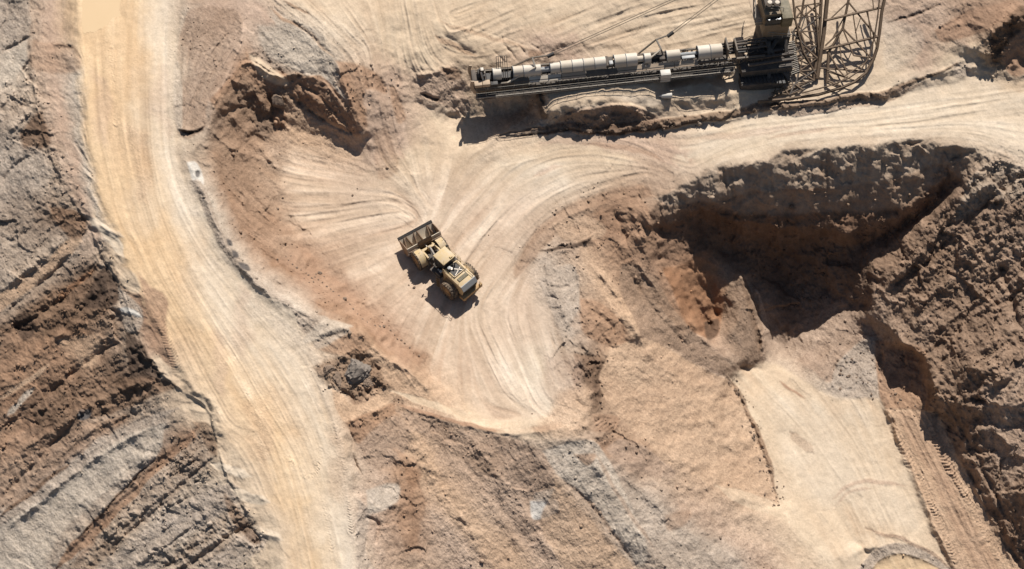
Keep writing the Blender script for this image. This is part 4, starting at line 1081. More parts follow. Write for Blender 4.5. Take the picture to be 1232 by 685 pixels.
outside = ((us[:-1] < -117) | (us[1:] > 1348))[None, :] | ((vs[:-1] < -87) | (vs[1:] > 786))[:, None]
FL = np.where(outside, 0, FL).reshape(-1)
ii, jj = np.meshgrid(np.arange(ny - 1), np.arange(nx - 1), indexing='ij')
q0 = (ii * nx + jj).reshape(-1)
QUADS = np.stack([q0, q0 + nx, q0 + nx + 1, q0 + 1], 1).astype(np.int32)


def mnode(m, t, **kw):
    n = m.node_tree.nodes.new(t)
    for k, v in kw.items():
        setattr(n, k, v)
    return n


def soil_material():
    m = bpy.data.materials.new('soil'); m.use_nodes = True
    nt = m.node_tree; L = nt.links.new
    b = nt.nodes['Principled BSDF']; b.inputs['Roughness'].default_value = 0.95; b.inputs['Specular IOR Level'].default_value = 0.08
    col = mnode(m, 'ShaderNodeAttribute', attribute_name='soil')
    gr_ = mnode(m, 'ShaderNodeAttribute', attribute_name='grain')
    rg_ = mnode(m, 'ShaderNodeAttribute', attribute_name='rocky')
    pos = mnode(m, 'ShaderNodeNewGeometry')
    n1 = mnode(m, 'ShaderNodeTexNoise'); n1.inputs['Scale'].default_value = 3.4; n1.inputs['Detail'].default_value = 3; n1.inputs['Roughness'].default_value = 0.7
    n2 = mnode(m, 'ShaderNodeTexNoise'); n2.inputs['Scale'].default_value = 0.9; n2.inputs['Detail'].default_value = 5; n2.inputs['Roughness'].default_value = 0.65
    vo = mnode(m, 'ShaderNodeTexVoronoi'); vo.inputs['Scale'].default_value = 2.6
    for n in (n1, n2, vo):
        L(pos.outputs['Position'], n.inputs['Vector'])
    # colour: grain speckle, then broad mottling
    am = mnode(m, 'ShaderNodeMath', operation='MULTIPLY_ADD'); L(gr_.outputs['Fac'], am.inputs[0]); am.inputs[1].default_value = 1.05; am.inputs[2].default_value = 0.22
    s1 = mnode(m, 'ShaderNodeMath', operation='SUBTRACT'); L(n1.outputs['Fac'], s1.inputs[0]); s1.inputs[1].default_value = 0.5
    m1 = mnode(m, 'ShaderNodeMath', operation='MULTIPLY'); L(s1.outputs[0], m1.inputs[0]); L(am.outputs[0], m1.inputs[1])
    s2 = mnode(m, 'ShaderNodeMath', operation='MULTIPLY_ADD'); L(n2.outputs['Fac'], s2.inputs[0]); s2.inputs[1].default_value = 0.5; s2.inputs[2].default_value = 0.75
    ad = mnode(m, 'ShaderNodeMath', operation='ADD'); L(m1.outputs[0], ad.inputs[0]); L(s2.outputs[0], ad.inputs[1])
    mx = mnode(m, 'ShaderNodeVectorMath', operation='SCALE'); L(col.outputs['Color'], mx.inputs[0]); L(ad.outputs[0], mx.inputs['Scale'])
    L(mx.outputs[0], b.inputs['Base Color'])
    # fine relief
    hb = mnode(m, 'ShaderNodeMath', operation='MULTIPLY_ADD'); L(n1.outputs['Fac'], hb.inputs[0]); L(am.outputs[0], hb.inputs[1]); 
    h2 = mnode(m, 'ShaderNodeMath', operation='MULTIPLY'); L(n2.outputs['Fac'], h2.inputs[0]); L(rg_.outputs['Fac'], h2.inputs[1])
    L(h2.outputs[0], hb.inputs[2])
    bp = mnode(m, 'ShaderNodeBump'); bp.inputs['Strength'].default_value = 0.55; bp.inputs['Distance'].default_value = 0.22
    L(hb.outputs[0], bp.inputs['Height']); L(bp.outputs[0], b.inputs['Normal'])
    return m


SOILM = soil_material()
for k, nme in enumerate(names):
    Q = QUADS[FL == k]
    used, inv = np.unique(Q, return_inverse=True)
    me = bpy.data.meshes.new(nme)
    nf = len(Q)
    me.vertices.add(len(used)); me.vertices.foreach_set('co', Vf[used].ravel())
    me.loops.add(nf * 4); me.loops.foreach_set('vertex_index', inv.astype(np.int32).ravel())
    me.polygons.add(nf); me.polygons.foreach_set('loop_start', np.arange(0, nf * 4, 4, dtype=np.int32))
    me.polygons.foreach_set('use_smooth', np.ones(nf, bool))
    me.update(calc_edges=True)
    for an, tp, dat, key in (('soil', 'FLOAT_COLOR', Cf[used], 'color'), ('grain', 'FLOAT', Gf[used], 'value'), ('rocky', 'FLOAT', Rf[used], 'value')):
        at = me.attributes.new(an, tp, 'POINT'); at.data.foreach_set(key, dat.ravel())
    me.normals_split_custom_set_from_vertices(NRM[used])
    me.materials.append(SOILM)
    ob = bpy.data.objects.new(nme, me); COL.objects.link(ob)
    ob['kind'] = 'structure'


# ------------------------------------------------------------------ helpers for built things
def ground_h(u, v):
    x = min(max(u - X0, 0), NX - 2); y = min(max(v - Y0, 0), NY - 2)
    return float(H[int(y), int(x)])


def G(u, v, up=0.0):
    return P(u, v, ground_h(u, v) + up)


def paint(name, col, rough=0.7, metal=0.0, dirt=0.35, dirtcol=(0.46, 0.35, 0.24), scale=2.5, spec=0.3, up=0.0):
    """weathered paint: base colour with dust in patches, a little more of it on faces that look up"""
    m = bpy.data.materials.new(name); m.use_nodes = True
    nt = m.node_tree; L = nt.links.new
    b = nt.nodes['Principled BSDF']
    b.inputs['Roughness'].default_value = rough; b.inputs['Metallic'].default_value = metal; b.inputs['Specular IOR Level'].default_value = spec
    tc = nt.nodes.new('ShaderNodeTexCoord')
    n = nt.nodes.new('ShaderNodeTexNoise'); n.inputs['Scale'].default_value = scale; n.inputs['Detail'].default_value = 6; n.inputs['Roughness'].default_value = 0.65
    L(tc.outputs['Object'], n.inputs['Vector'])
    r = nt.nodes.new('ShaderNodeMapRange'); r.inputs['From Min'].default_value = 0.35; r.inputs['From Max'].default_value = 0.7
    r.inputs['To Min'].default_value = 0.0; r.inputs['To Max'].default_value = 1.0
    L(n.outputs['Fac'], r.inputs['Value'])
    ge = nt.nodes.new('ShaderNodeNewGeometry'); sx = nt.nodes.new('ShaderNodeSeparateXYZ'); L(ge.outputs['Normal'], sx.inputs[0])
    u = nt.nodes.new('ShaderNodeMath'); u.operation = 'MULTIPLY_ADD'; u.use_clamp = True
    L(sx.outputs['Z'], u.inputs[0]); u.inputs[1].default_value = up; u.inputs[2].default_value = dirt
    f = nt.nodes.new('ShaderNodeMath'); f.operation = 'MULTIPLY'; f.use_clamp = True
    L(r.outputs[0], f.inputs[0]); L(u.outputs[0], f.inputs[1])
    mx = nt.nodes.new('ShaderNodeMix'); mx.data_type = 'RGBA'
    L(f.outputs[0], mx.inputs['Factor'])
    mx.inputs['A'].default_value = (*col, 1); mx.inputs['B'].default_value = (*dirtcol, 1)
    L(mx.outputs['Result'], b.inputs['Base Color'])
    return m


M_YEL = paint('ochre_paint', (0.47, 0.335, 0.16), 0.6, 0, 0.6, (0.47, 0.37, 0.26), 1.6, up=0.35)
M_YELD = paint('dull_ochre_paint', (0.32, 0.19, 0.075), 0.65, 0, 0.5, (0.42, 0.31, 0.2), 2.2)
M_BLK = paint('black_paint', (0.025, 0.024, 0.024), 0.6, 0, 0.25, (0.2, 0.16, 0.12), 3.0)
M_GREY = paint('grey_paint', (0.30, 0.31, 0.31), 0.5, 0, 0.35, (0.42, 0.35, 0.27), 2.0)
M_GLASS = paint('dark_glass', (0.015, 0.02, 0.025), 0.35, 0, 0.12, (0.2, 0.17, 0.13), 4.0, 0.5)
M_TYRE = paint('dusty_rubber', (0.045, 0.04, 0.036), 0.9, 0, 0.75, (0.30, 0.22, 0.15), 1.8, 0.1, up=0.45)
M_STEEL = paint('worn_steel', (0.42, 0.38, 0.33), 0.5, 0.3, 0.5, (0.45, 0.35, 0.25), 2.5)
M_BUCK = paint('worn_bucket_steel', (0.50, 0.43, 0.33), 0.5, 0.1, 0.6, (0.52, 0.42, 0.31), 1.4)
M_BUCKD = paint('rusty_brown_steel', (0.20, 0.13, 0.085), 0.7, 0.1, 0.5, (0.32, 0.23, 0.15), 2.0)
M_WHITE = paint('worn_white_paint', (0.50, 0.47, 0.42), 0.55, 0, 0.3, (0.5, 0.42, 0.33), 1.2)
M_COVER = paint('pale_grey_sheet', (0.50, 0.43, 0.34), 0.6, 0, 0.6, (0.40, 0.33, 0.26), 0.7)
M_COVER2 = paint('clean_grey_sheet', (0.54, 0.475, 0.39), 0.55, 0, 0.45, (0.40, 0.34, 0.28), 0.9)
M_FRAME = paint('dull_steel_frame', (0.10, 0.084, 0.068), 0.7, 0.1, 0.5, (0.24, 0.18, 0.125), 1.0)
M_DARKF = paint('dark_steel_frame', (0.06, 0.052, 0.046), 0.75, 0.1, 0.35, (0.25, 0.19, 0.14), 1.2)
M_LATT = paint('brown_lattice_steel', (0.095, 0.06, 0.036), 0.75, 0, 0.5, (0.20, 0.14, 0.09), 1.2)
M_RAIL = paint('pale_rail_steel', (0.26, 0.235, 0.2), 0.6, 0.1, 0.4, (0.26, 0.2, 0.14), 2.0)
M_DECK = paint('tan_deck_plate', (0.36, 0.27, 0.19), 0.8, 0, 0.6, (0.50, 0.38, 0.27), 0.8)
M_OLIVE = paint('olive_paint', (0.10, 0.082, 0.045), 0.6, 0, 0.4, (0.35, 0.28, 0.18), 1.5)
M_CAB = paint('house_brown_paint', (0.20, 0.145, 0.09), 0.65, 0, 0.5, (0.30, 0.22, 0.14), 1.2)
M_ROCK = paint('clod_earth', (0.16, 0.115, 0.085), 0.95, 0, 0.5, (0.30, 0.22, 0.16), 2.0, 0.05)
M_ROCKG = paint('grey_boulder_rock', (0.15, 0.125, 0.105), 0.95, 0, 0.7, (0.27, 0.225, 0.185), 1.8, 0.05)


class MB:
    def __init__(self, mtx=None):
        self.bm = bmesh.new(); self.m = mtx or Matrix()

    def _add(self, verts, faces):
        vs_ = [self.bm.verts.new(self.m @ Vector(v)) for v in verts]
        for f in faces:
            try:
                self.bm.faces.new([vs_[i] for i in f])
            except ValueError:
                pass

    def box(self, x0, x1, y0, y1, z0, z1, bev=0.0):
        if bev <= 0:
            v = [(x, y, z) for x in (x0, x1) for y in (y0, y1) for z in (z0, z1)]
            self._add(v, [(0, 1, 3, 2), (4, 6, 7, 5), (0, 4, 5, 1), (2, 3, 7, 6), (0, 2, 6, 4), (1, 5, 7, 3)])
        else:
            t = bmesh.new(); bmesh.ops.create_cube(t, size=1)
            for v in t.verts:
                v.co = Vector((x0 + (v.co.x + .5) * (x1 - x0), y0 + (v.co.y + .5) * (y1 - y0), z0 + (v.co.z + .5) * (z1 - z0)))
            bmesh.ops.bevel(t, geom=t.edges[:], offset=bev, segments=2, affect='EDGES', profile=0.5)
            t.verts.index_update()
            self._add([v.co for v in t.verts], [[v.index for v in f.verts] for f in t.faces]); t.free()
        return self

    def prism(self, prof, y0, y1):
        """profile of (x, z) points drawn out along y"""
        n = len(prof)
        v = [(x, y0, z) for x, z in prof] + [(x, y1, z) for x, z in prof]
        f = [tuple(range(n))[::-1], tuple(range(n, 2 * n))] + [(i, (i + 1) % n, n + (i + 1) % n, n + i) for i in range(n)]
        self._add(v, f); return self

    def hull(self, verts, faces):
        self._add(verts, faces); return self

    def tube(self, pts, r, seg=6, caps=True):
        pts = [Vector(p) for p in pts]
        rs = r if isinstance(r, (list, tuple)) else [r] * len(pts)
        rings = []
        for i, p in enumerate(pts):
            d = (pts[min(i + 1, len(pts) - 1)] - pts[max(i - 1, 0)]).normalized()
            a = d.cross(Vector((0, 0, 1)))
            if a.length < 0.05:
                a = d.cross(Vector((0, 1, 0)))
            a.normalize(); b = d.cross(a)
            rings.append([p + (a * math.cos(t) + b * math.sin(t)) * rs[i] for t in [2 * math.pi * k / seg for k in range(seg)]])
        v = [q for ring in rings for q in ring]
        f = []
        for i in range(len(pts) - 1):
            for k in range(seg):
                k2 = (k + 1) % seg
                f.append((i * seg + k, i * seg + k2, (i + 1) * seg + k2, (i + 1) * seg + k))
        if caps:
            f.append(tuple(range(seg))[::-1]); f.append(tuple((len(pts) - 1) * seg + k for k in range(seg)))
        self._add(v, f); return self

    def bar(self, p, q, w, h=None):
        """square bar between two points"""
        p, q = Vector(p), Vector(q); h = h or w
        d = (q - p).normalized(); a = d.cross(Vector((0, 0, 1)))
        if a.length < 0.05:
            a = Vector((1, 0, 0))
        a.normalize(); b = a.cross(d)
        v = [c + a * sx * w / 2 + b * sz * h / 2 for c in (p, q) for sx in (-1, 1) for sz in (-1, 1)]
        self._add(v, [(0, 1, 3, 2), (4, 6, 7, 5), (0, 4, 5, 1), (2, 3, 7, 6), (0, 2, 6, 4), (1, 5, 7, 3)])
        return self

    def lathe(self, prof, c, axis='y', seg=20):
        """(radius, offset) profile turned about an axis through c"""
        n = len(prof); v = []
        for k in range(seg):
            t = 2 * math.pi * k / seg
            for r, o in prof:
                if axis == 'y':
                    v.append((c[0] + r * math.cos(t), c[1] + o, c[2] + r * math.sin(t)))
                elif axis == 'x':
                    v.append((c[0] + o, c[1] + r * math.cos(t), c[2] + r * math.sin(t)))
                else:
                    v.append((c[0] + r * math.cos(t), c[1] + r * math.sin(t), c[2] + o))
        f = []
        for k in range(seg):
            k2 = (k + 1) % seg
            for i in range(n - 1):
                f.append((k * n + i, k * n + i + 1, k2 * n + i + 1, k2 * n + i))
        self._add(v, f); return self

    def build(self, name, mat, parent=None, smooth=None, kind=None, label=None):
        bmesh.ops.recalc_face_normals(self.bm, faces=self.bm.faces[:])
        me = bpy.data.meshes.new(name); self.bm.to_mesh(me); self.bm.free()
        me.materials.append(mat)
        if smooth:
            me.shade_smooth()
            try:
                me.set_sharp_from_angle(angle=R(smooth))
            except Exception:
                pass
        o = bpy.data.objects.new(name, me); COL.objects.link(o)
        if parent is not None:
            o.parent = parent
        if kind:
            o['kind'] = kind
        if label:
            o['label'] = label
        return o


def thing(name, label, cat, loc, rotz=0.0, group=None):
    o = bpy.data.objects.new(name, None); COL.objects.link(o)
    o.location = loc; o.rotation_euler = (0, 0, rotz); o.empty_display_size = 0.5
    o['label'] = label; o['category'] = cat
    if group:
        o['group'] = group
    return o


# ------------------------------------------------------------------ the wheel loader
LH = R(134)                                   # heading of its rear frame
rear_top = survey(565, 341.5, 3.7)
fw = np.array([math.cos(LH), math.sin(LH)])
lo = rear_top[:2] + 3.2 * fw
LBASE = Vector((lo[0], lo[1], 0.02))
loader = thing('wheel_loader', 'dusty ochre wheel loader with a wide bucket standing on the pale basin floor', 'wheel loader', LBASE, LH)
loader.scale = (1.05, 1.05, 1.05)
TURN = Matrix.Translation((2.9, 0.25, 0)) @ Matrix.Rotation(R(-11), 4, 'Z')        # front frame, steered to the right


def make_wheel(cx_, cy_, side, mtx=None, r=1.48, w=1.15):
    m0 = mtx or Matrix()
    b = MB(m0); b.lathe([(0.0, side * w * 0.36), (0.42, side * w * 0.36), (0.46, side * w * 0.22), (0.5, side * w * 0.05)], (cx_, cy_, r), 'y', 16)
    hub = b.build('wheel', M_YELD, loader, 40)
    b = MB(m0); b.lathe([(0.48, side * w * 0.06), (0.72, side * w * 0.3), (0.80, side * w * 0.44), (0.84, side * w * 0.30)], (cx_, cy_, r), 'y', 20)
    b.build('rim', M_YELD, hub, 40)
    b = MB(m0)
    b.lathe([(0.80, -w * .42), (0.95, -w * .5), (1.2, -w * .5), (r - .09, -w * .43), (r - .05, -w * .2), (r - .05, w * .2), (r - .09, w * .43), (1.2, w * .5), (0.95, w * .5), (0.80, w * .42)], (cx_, cy_, r), 'y', 28)
    for k in range(22):                        # tread lugs, alternating left and right
        for sd in (-1, 1):
            t = 2 * math.pi * (k + (0.5 if sd > 0 else 0)) / 22
            c = Vector((cx_, cy_, r)); e = Vector((math.cos(t), 0, math.sin(t))); tg = Vector((-math.sin(t), 0, math.cos(t)))
            v = []
            for rr in (r - .10, r):
                for yy, sh in ((sd * w * .06, .10), (sd * w * .49, -.06)):
                    for q in (-.085, .085):
                        v.append(c + e * rr + tg * (q + sh) + Vector((0, yy, 0)))
            b.hull(v, [(0, 1, 3, 2), (4, 6, 7, 5), (0, 4, 5, 1), (2, 3, 7, 6), (0, 2, 6, 4), (1, 5, 7, 3)])
    b.build('tyre', M_TYRE, hub, 35)


make_wheel(-0.9, 1.9, 1); make_wheel(-0.9, -1.9, -1)
make_wheel(2.35, 1.9, 1, TURN); make_wheel(2.35, -1.9, -1, TURN)
# rear frame, counterweight, hood
b = MB(); b.box(-2.6, 2.7, -0.95, 0.95, 0.75, 1.75, .08); b.box(1.9, 3.0, -0.45, 0.45, 0.8, 1.9, .05); b.box(-1.3, -0.5, -1.4, 1.4, 1.1, 1.65, .08)
b.build('rear_frame', M_DARKF, loader, 40)
hood = MB().prism([(-2.55, 1.55), (-2.95, 1.7), (-3.15, 2.9), (-2.7, 3.55), (0.9, 3.72), (0.9, 1.55)], -1.36, 1.36)
bmesh.ops.bevel(hood.bm, geom=hood.bm.edges[:], offset=.09, segments=2, affect='EDGES', profile=.5)
hood_o = hood.build('hood', M_YEL, loader, 35)
b = MB()
b.prism([(-3.22, 2.86), (-2.76, 3.58), (-2.66, 3.60), (-2.66, 3.48), (-3.12, 2.80)], -1.3, 1.3)
b.build('rear_cap', M_GREY, loader, 40)
b = MB(); b.prism([(-3.02, 1.72), (-3.235, 2.84), (-3.1, 2.84), (-2.9, 1.72)], -1.26, 1.26)
for k in range(9):
    y = -1.0 + k * 0.25
    b.bar((-3.08, y, 1.78), (-3.27, y, 2.8), .05)
b.build('radiator_grille', M_BLK, loader)
b = MB(); b.box(-3.5, -2.5, -1.6, 1.6, 0.95, 1.55, .12); b.box(-3.4, -2.7, -1.3, -1.0, 0.6, 1.0, .05); b.box(-3.4, -2.7, 1.0, 1.3, 0.6, 1.0, .05)
b.build('counterweight', M_YELD, loader, 40)
# opening in the hood over the cooling fan, with its bars
b = MB(); b.box(-0.95, 0.75, -0.86, 0.86, 3.685, 3.735)
b.build('cooling_bay', M_BLK, loader)
b = MB()
b.box(-1.05, -0.92, -0.98, 0.98, 3.66, 3.80, .02); b.box(0.72, 0.85, -0.98, 0.98, 3.7, 3.82, .02)
b.box(-1.05, 0.85, 0.84, 0.98, 3.68, 3.80, .02); b.box(-1.05, 0.85, -0.98, -0.84, 3.68, 3.80, .02)
b.build('bay_frame', M_YEL, loader)
b = MB(); b.lathe([(0.0, 0.16), (0.22, 0.16), (0.26, 0.0)], (0.28, 0.3, 3.74), 'z', 14); b.bar((-0.85, -0.7, 3.78), (0.1, 0.1, 3.78), .12, .06); b.bar((-0.85, 0.6, 3.78), (-.3, -.8, 3.78), .1, .06)
b.build('fan_guard', M_STEEL, loader, 40)
b = MB(); b.tube([(0.35, -0.35, 3.72), (0.35, -0.35, 4.45), (0.2, -0.35, 4.62)], .11, 10); b.build('exhaust_pipe', M_BLK, loader, 40)
b = MB(); b.lathe([(0.17, 0), (0.2, .3), (0.26, .3), (0.26, .5), (0.0, .55)], (0.45, 0.55, 3.72), 'z', 12); b.build('air_intake', M_GREY, loader, 40)
b = MB(); b.box(-1.95, -1.4, -0.85, 0.85, 3.63, 3.70, .015)
for k in range(7):
    b.box(-1.9, -1.45, -0.8 + k * .245, -0.68 + k * .245, 3.69, 3.715)
b.build('hood_vent', M_OLIVE, loader)
for sd in (-1, 1):
    b = MB(); b.box(-1.9, 0.3, sd * 1.3, sd * 1.41, 1.95, 2.95, .03)
    for k in range(6):
        b.box(-1.8, 0.2, sd * 1.32, sd * 1.44, 2.05 + k * .15, 2.11 + k * .15)
    b.build('side_louvre', M_YELD, loader)
# fenders, steps, platforms
for sd in (-1, 1):
    b = MB(); arc = [(-0.9 + 1.62 * math.cos(t), 1.38 + 1.62 * math.sin(t)) for t in np.linspace(R(20), R(150), 9)]
    inn = [(-0.9 + 1.56 * math.cos(t), 1.38 + 1.56 * math.sin(t)) for t in np.linspace(R(150), R(20), 9)]
    b.prism(arc[:6] + inn[3:], sd * 1.25, sd * 1.75); b.build('fender', M_YELD, loader, 40)
    b = MB(); b.box(0.9, 3.0, sd * 1.15, sd * 1.95, 2.2, 2.32, .02); b.build('platform', M_DARKF, loader)
    b = MB()
    for k in range(4):
        b.box(1.05 - .08 * k, 1.55 - .08 * k, sd * (1.95 + .06 * k), sd * (2.2 + .06 * k), 1.8 - .4 * k, 1.86 - .4 * k)
    b.bar((1.05, sd * 1.97, 2.25), (0.75, sd * 2.2, .55), .06); b.bar((1.55, sd * 1.97, 2.25), (1.25, sd * 2.2, .55), .06)
    b.build('ladder', M_YELD, loader)
# handrails
for sd in (-1, 1):
    b = MB(); pts = [(-2.3, sd * 1.4, 4.25), (-0.9, sd * 1.4, 4.4), (0.85, sd * 1.4, 4.45)]
    b.tube(pts, .035, 5); b.tube([(p[0], p[1], p[2] - .35) for p in pts], .03, 5)
    for p in pts:
        b.tube([p, (p[0], p[1], 3.4)], .035, 5)
    b.build('handrail', M_YEL, loader)
b = MB(); pts = [(0.9, -1.95, 3.4), (2.0, -1.95, 3.4), (3.0, -1.95, 3.4), (3.05, -1.3, 3.4)]
b.tube(pts, .035, 5); b.tube([(p[0], p[1], p[2] - .5) for p in pts], .03, 5)
for p in pts:
    b.tube([p, (p[0], p[1], 2.3)], .035, 5)
b.build('handrail', M_YEL, loader)
# cab
cabm = MB().prism([(1.0, 2.3), (1.0, 4.75), (2.85, 4.75), (3.25, 3.5), (3.0, 2.3)], -0.95, 0.95)
bmesh.ops.bevel(cabm.bm, geom=cabm.bm.edges[:], offset=.05, segments=1, affect='EDGES')
cab = cabm.build('cab', M_BLK, loader, 35)
b = MB(); b.box(1.12, 2.75, 0.93, 0.975, 3.0, 4.62); b.box(1.12, 2.75, -0.975, -0.93, 3.0, 4.62)
b.box(0.975, 1.02, -0.8, 0.8, 3.3, 4.62)
b.hull([(2.9, -0.82, 4.62), (2.9, 0.82, 4.62), (3.25, 0.82, 3.55), (3.25, -0.82, 3.55), (2.86, -0.82, 4.62), (2.86, 0.82, 4.62), (3.2, 0.82, 3.55), (3.2, -0.82, 3.55)], [(0, 1, 2, 3), (7, 6, 5, 4), (0, 4, 5, 1), (2, 6, 7, 3), (1, 5, 6, 2), (0, 3, 7, 4)])
b.build('window', M_GLASS, cab)
for x in (1.1, 1.95, 2.75):
    for y in (-.98, .98):
        b = MB(); b.bar((x, y, 2.4), (x, y, 4.74), .09); b.build('cab_pillar', M_BLK, cab)
b = MB(); b.box(0.9, 3.1, -1.12, 1.12, 4.75, 4.95, .06); b.build('cab_roof', M_YEL, loader, 35)
b = MB(); b.box(1.05, 1.35, -0.7, -0.3, 4.95, 5.1, .04); b.build('beacon', M_YEL, loader)
b = MB(); b.tube([(1.1, .9, 4.95), (1.1, .9, 5.7)], .02, 4); b.build('antenna', M_BLK, loader)
for sd in (-1, 1):
    b = MB(); b.tube([(3.05, sd * 1.0, 4.5), (3.3, sd * 1.55, 4.3)], .03, 4); b.box(3.25, 3.35, sd * 1.45, sd * 1.75, 3.85, 4.35, .02); b.build('mirror', M_BLK, loader)
b = MB(); b.box(0.98, 2.0, 1.0, 1.9, 2.32, 3.0, .06); b.build('side_tank', M_BLK, loader, 35)
b = MB(); b.box(1.1, 1.5, 1.2, 1.55, 3.0, 3.22, .04); b.box(1.65, 1.85, 1.3, 1.5, 3.0, 3.15, .03); b.build('side_lamp', M_WHITE, loader)
b = MB(); b.box(-3.75, -3.4, -1.75, -1.3, 1.55, 2.3, .06); b.tube([(-3.5, -1.5, 1.5), (-3.5, -1.5, 2.9)], .05, 5); b.build('rear_light', M_YELD, loader)
# front frame, arms, linkage
b = MB(TURN); b.box(-0.2, 3.0, -0.75, 0.75, 0.85, 1.8, .08); b.prism([(0.6, 1.7), (0.9, 3.0), (1.5, 3.0), (2.4, 1.7)], -0.85, -0.55); b.prism([(0.6, 1.7), (0.9, 3.0), (1.5, 3.0), (2.4, 1.7)], 0.55, 0.85)
b.box(1.95, 2.75, -1.4, 1.4, 1.1, 1.65, .08)
b.build('front_frame', M_DARKF, loader, 40)
for sd in (-1, 1):
    b = MB(TURN)
    b.prism([(1.0, 2.62), (1.1, 2.98), (2.5, 2.55), (4.15, 1.35), (4.3, 1.0), (3.95, 0.9), (3.6, 1.2), (2.2, 2.1)], sd * 1.02 - .14, sd * 1.02 + .14)
    bmesh.ops.bevel(b.bm, geom=b.bm.edges[:], offset=.03, segments=1, affect='EDGES')
    b.build('lift_arm', M_YEL, loader, 35)
    b = MB(TURN); b.tube([(0.9, sd * .72, 1.3), (2.0, sd * .78, 1.75)], .16, 10); b.tube([(2.0, sd * .78, 1.75), (2.9, sd * .85, 2.1)], .09, 8)
    b.build('lift_cylinder', M_STEEL, loader, 40)
    b = MB(TURN); arc = [(2.35 + 1.6 * math.cos(t), 1.38 + 1.6 * math.sin(t)) for t in np.linspace(R(60), R(165), 7)]
    inn = [(2.35 + 1.54 * math.cos(t), 1.38 + 1.54 * math.sin(t)) for t in np.linspace(R(165), R(60), 7)]
    b.prism(arc + inn, sd * 1.25, sd * 2.25); b.build('fender', M_YEL, loader, 40)
b = MB(TURN); b.prism([(2.3, 2.2), (2.35, 3.15), (2.65, 3.2), (2.9, 2.6), (2.75, 1.8)], -.2, .2); b.build('bell_crank', M_YEL, loader)
b = MB(TURN); b.tube([(1.1, 0, 2.5), (2.5, 0, 3.05)], .17, 10); b.tube([(2.7, 0, 2.0), (4.1, 0, 1.9)], .1, 8); b.build('tilt_cylinder', M_STEEL, loader, 40)
b = MB(TURN); b.bar((2.9, -1.0, 2.15), (2.9, 1.0, 2.15), .35); b.build('arm_cross_tube', M_YEL, loader)
# bucket, rolled back so that its mouth faces up
BW = 2.75
prof_out = [(6.45, 1.75), (5.6, 0.8), (4.85, 0.35), (4.25, 0.5), (3.92, 1.05), (3.85, 1.9), (4.1, 2.5)]
prof_in = [(4.2, 2.47), (3.97, 1.9), (4.04, 1.12), (4.35, 0.66), (4.87, 0.5), (5.56, 0.93), (6.4, 1.83)]
b = MB(TURN); b.prism(prof_out + prof_in, -BW, BW); bucket = b.build('bucket', M_BUCK, loader, 50)
side = [(6.45, 1.75), (5.6, 0.8), (4.85, 0.35), (4.25, 0.5), (3.92, 1.05), (3.85, 1.9), (4.1, 2.5), (5.0, 2.4), (5.8, 2.15)]
for y in (-BW, BW - .09):
    b = MB(TURN); b.prism([(x + .004, z + .004) for x, z in side], y - .003, y + .093); b.build('side_plate', M_BUCKD, bucket)
b = MB(TURN); b.prism([(6.35, 1.62), (6.42, 1.90), (6.72, 2.08), (6.72, 1.98)], -BW - .05, BW + .05); b.build('cutting_edge', M_BLK, bucket)
for y, dy in ((-2.25, .35), (-1.5, -.3), (-.45, .3), (.7, -.35), (1.15, .45), (2.35, -.4)):      # stiffening ribs inside the mouth
    b = MB(TURN); q = [(4.9, y, .5), (5.56, y + dy * .5, .92), (6.35, y + dy, 1.78), (6.28, y + dy, 2.0), (5.35, y + dy * .5, 1.45), (4.85, y, 1.1)]
    b.hull([(x, yy - .06, z) for x, yy, z in q] + [(x, yy + .06, z) for x, yy, z in q], [tuple(range(6))[::-1], tuple(range(6, 12))] + [(i, (i + 1) % 6, 6 + (i + 1) % 6, 6 + i) for i in range(6)])
    b.build('rib', M_BUCKD, bucket)
b = MB(TURN); b.prism([(3.86, 1.95), (3.9, 2.7), (4.05, 3.0), (4.2, 2.5)], -1.2, 1.0); b.build('spill_guard', M_BUCKD, bucket)
b = MB(TURN); b.prism([(3.88, 0.75), (3.76, 2.0), (3.87, 2.0), (3.93, 1.1)], -BW + .1, BW - .1); b.build('back_plate', M_BUCKD, bucket)
for k in range(4):                            # pale letter-like marks on the back plate
    y = 1.55 + k * .33
    b = MB(TURN); b.box(3.70, 3.80, y, y + .2, 1.42, 1.82); b.box(3.70, 3.80, y + .2, y + .29, 1.42, 1.52); b.build('glyph_mark', M_WHITE, bucket)

# ------------------------------------------------------------------ the conveyor boom and its tower
BAX = math.atan2(0.114 / CT, 1.0)
bc = survey(743, 74, 7.6)
stk_r = thing('bucket_chain_excavator', 'long steel mining machine boom with pale cylindrical covers, stay cables and brown lattice frame', 'mining machine', Vector(bc.tolist()), BAX)
BI = (Matrix.Translation(Vector(bc.tolist())) @ Matrix.Rotation(BAX, 4, 'Z')).inverted()
SC = 1.0 / (8.21 * 1.031)                      # metres per picture pixel at the boom's height


def bx_(u):                                    # picture column to metres along the boom
    return (u - 743) * SC * math.hypot(1, 0.114 / CT)


def LP(u, v, h):
    return BI @ P(u, v, h)


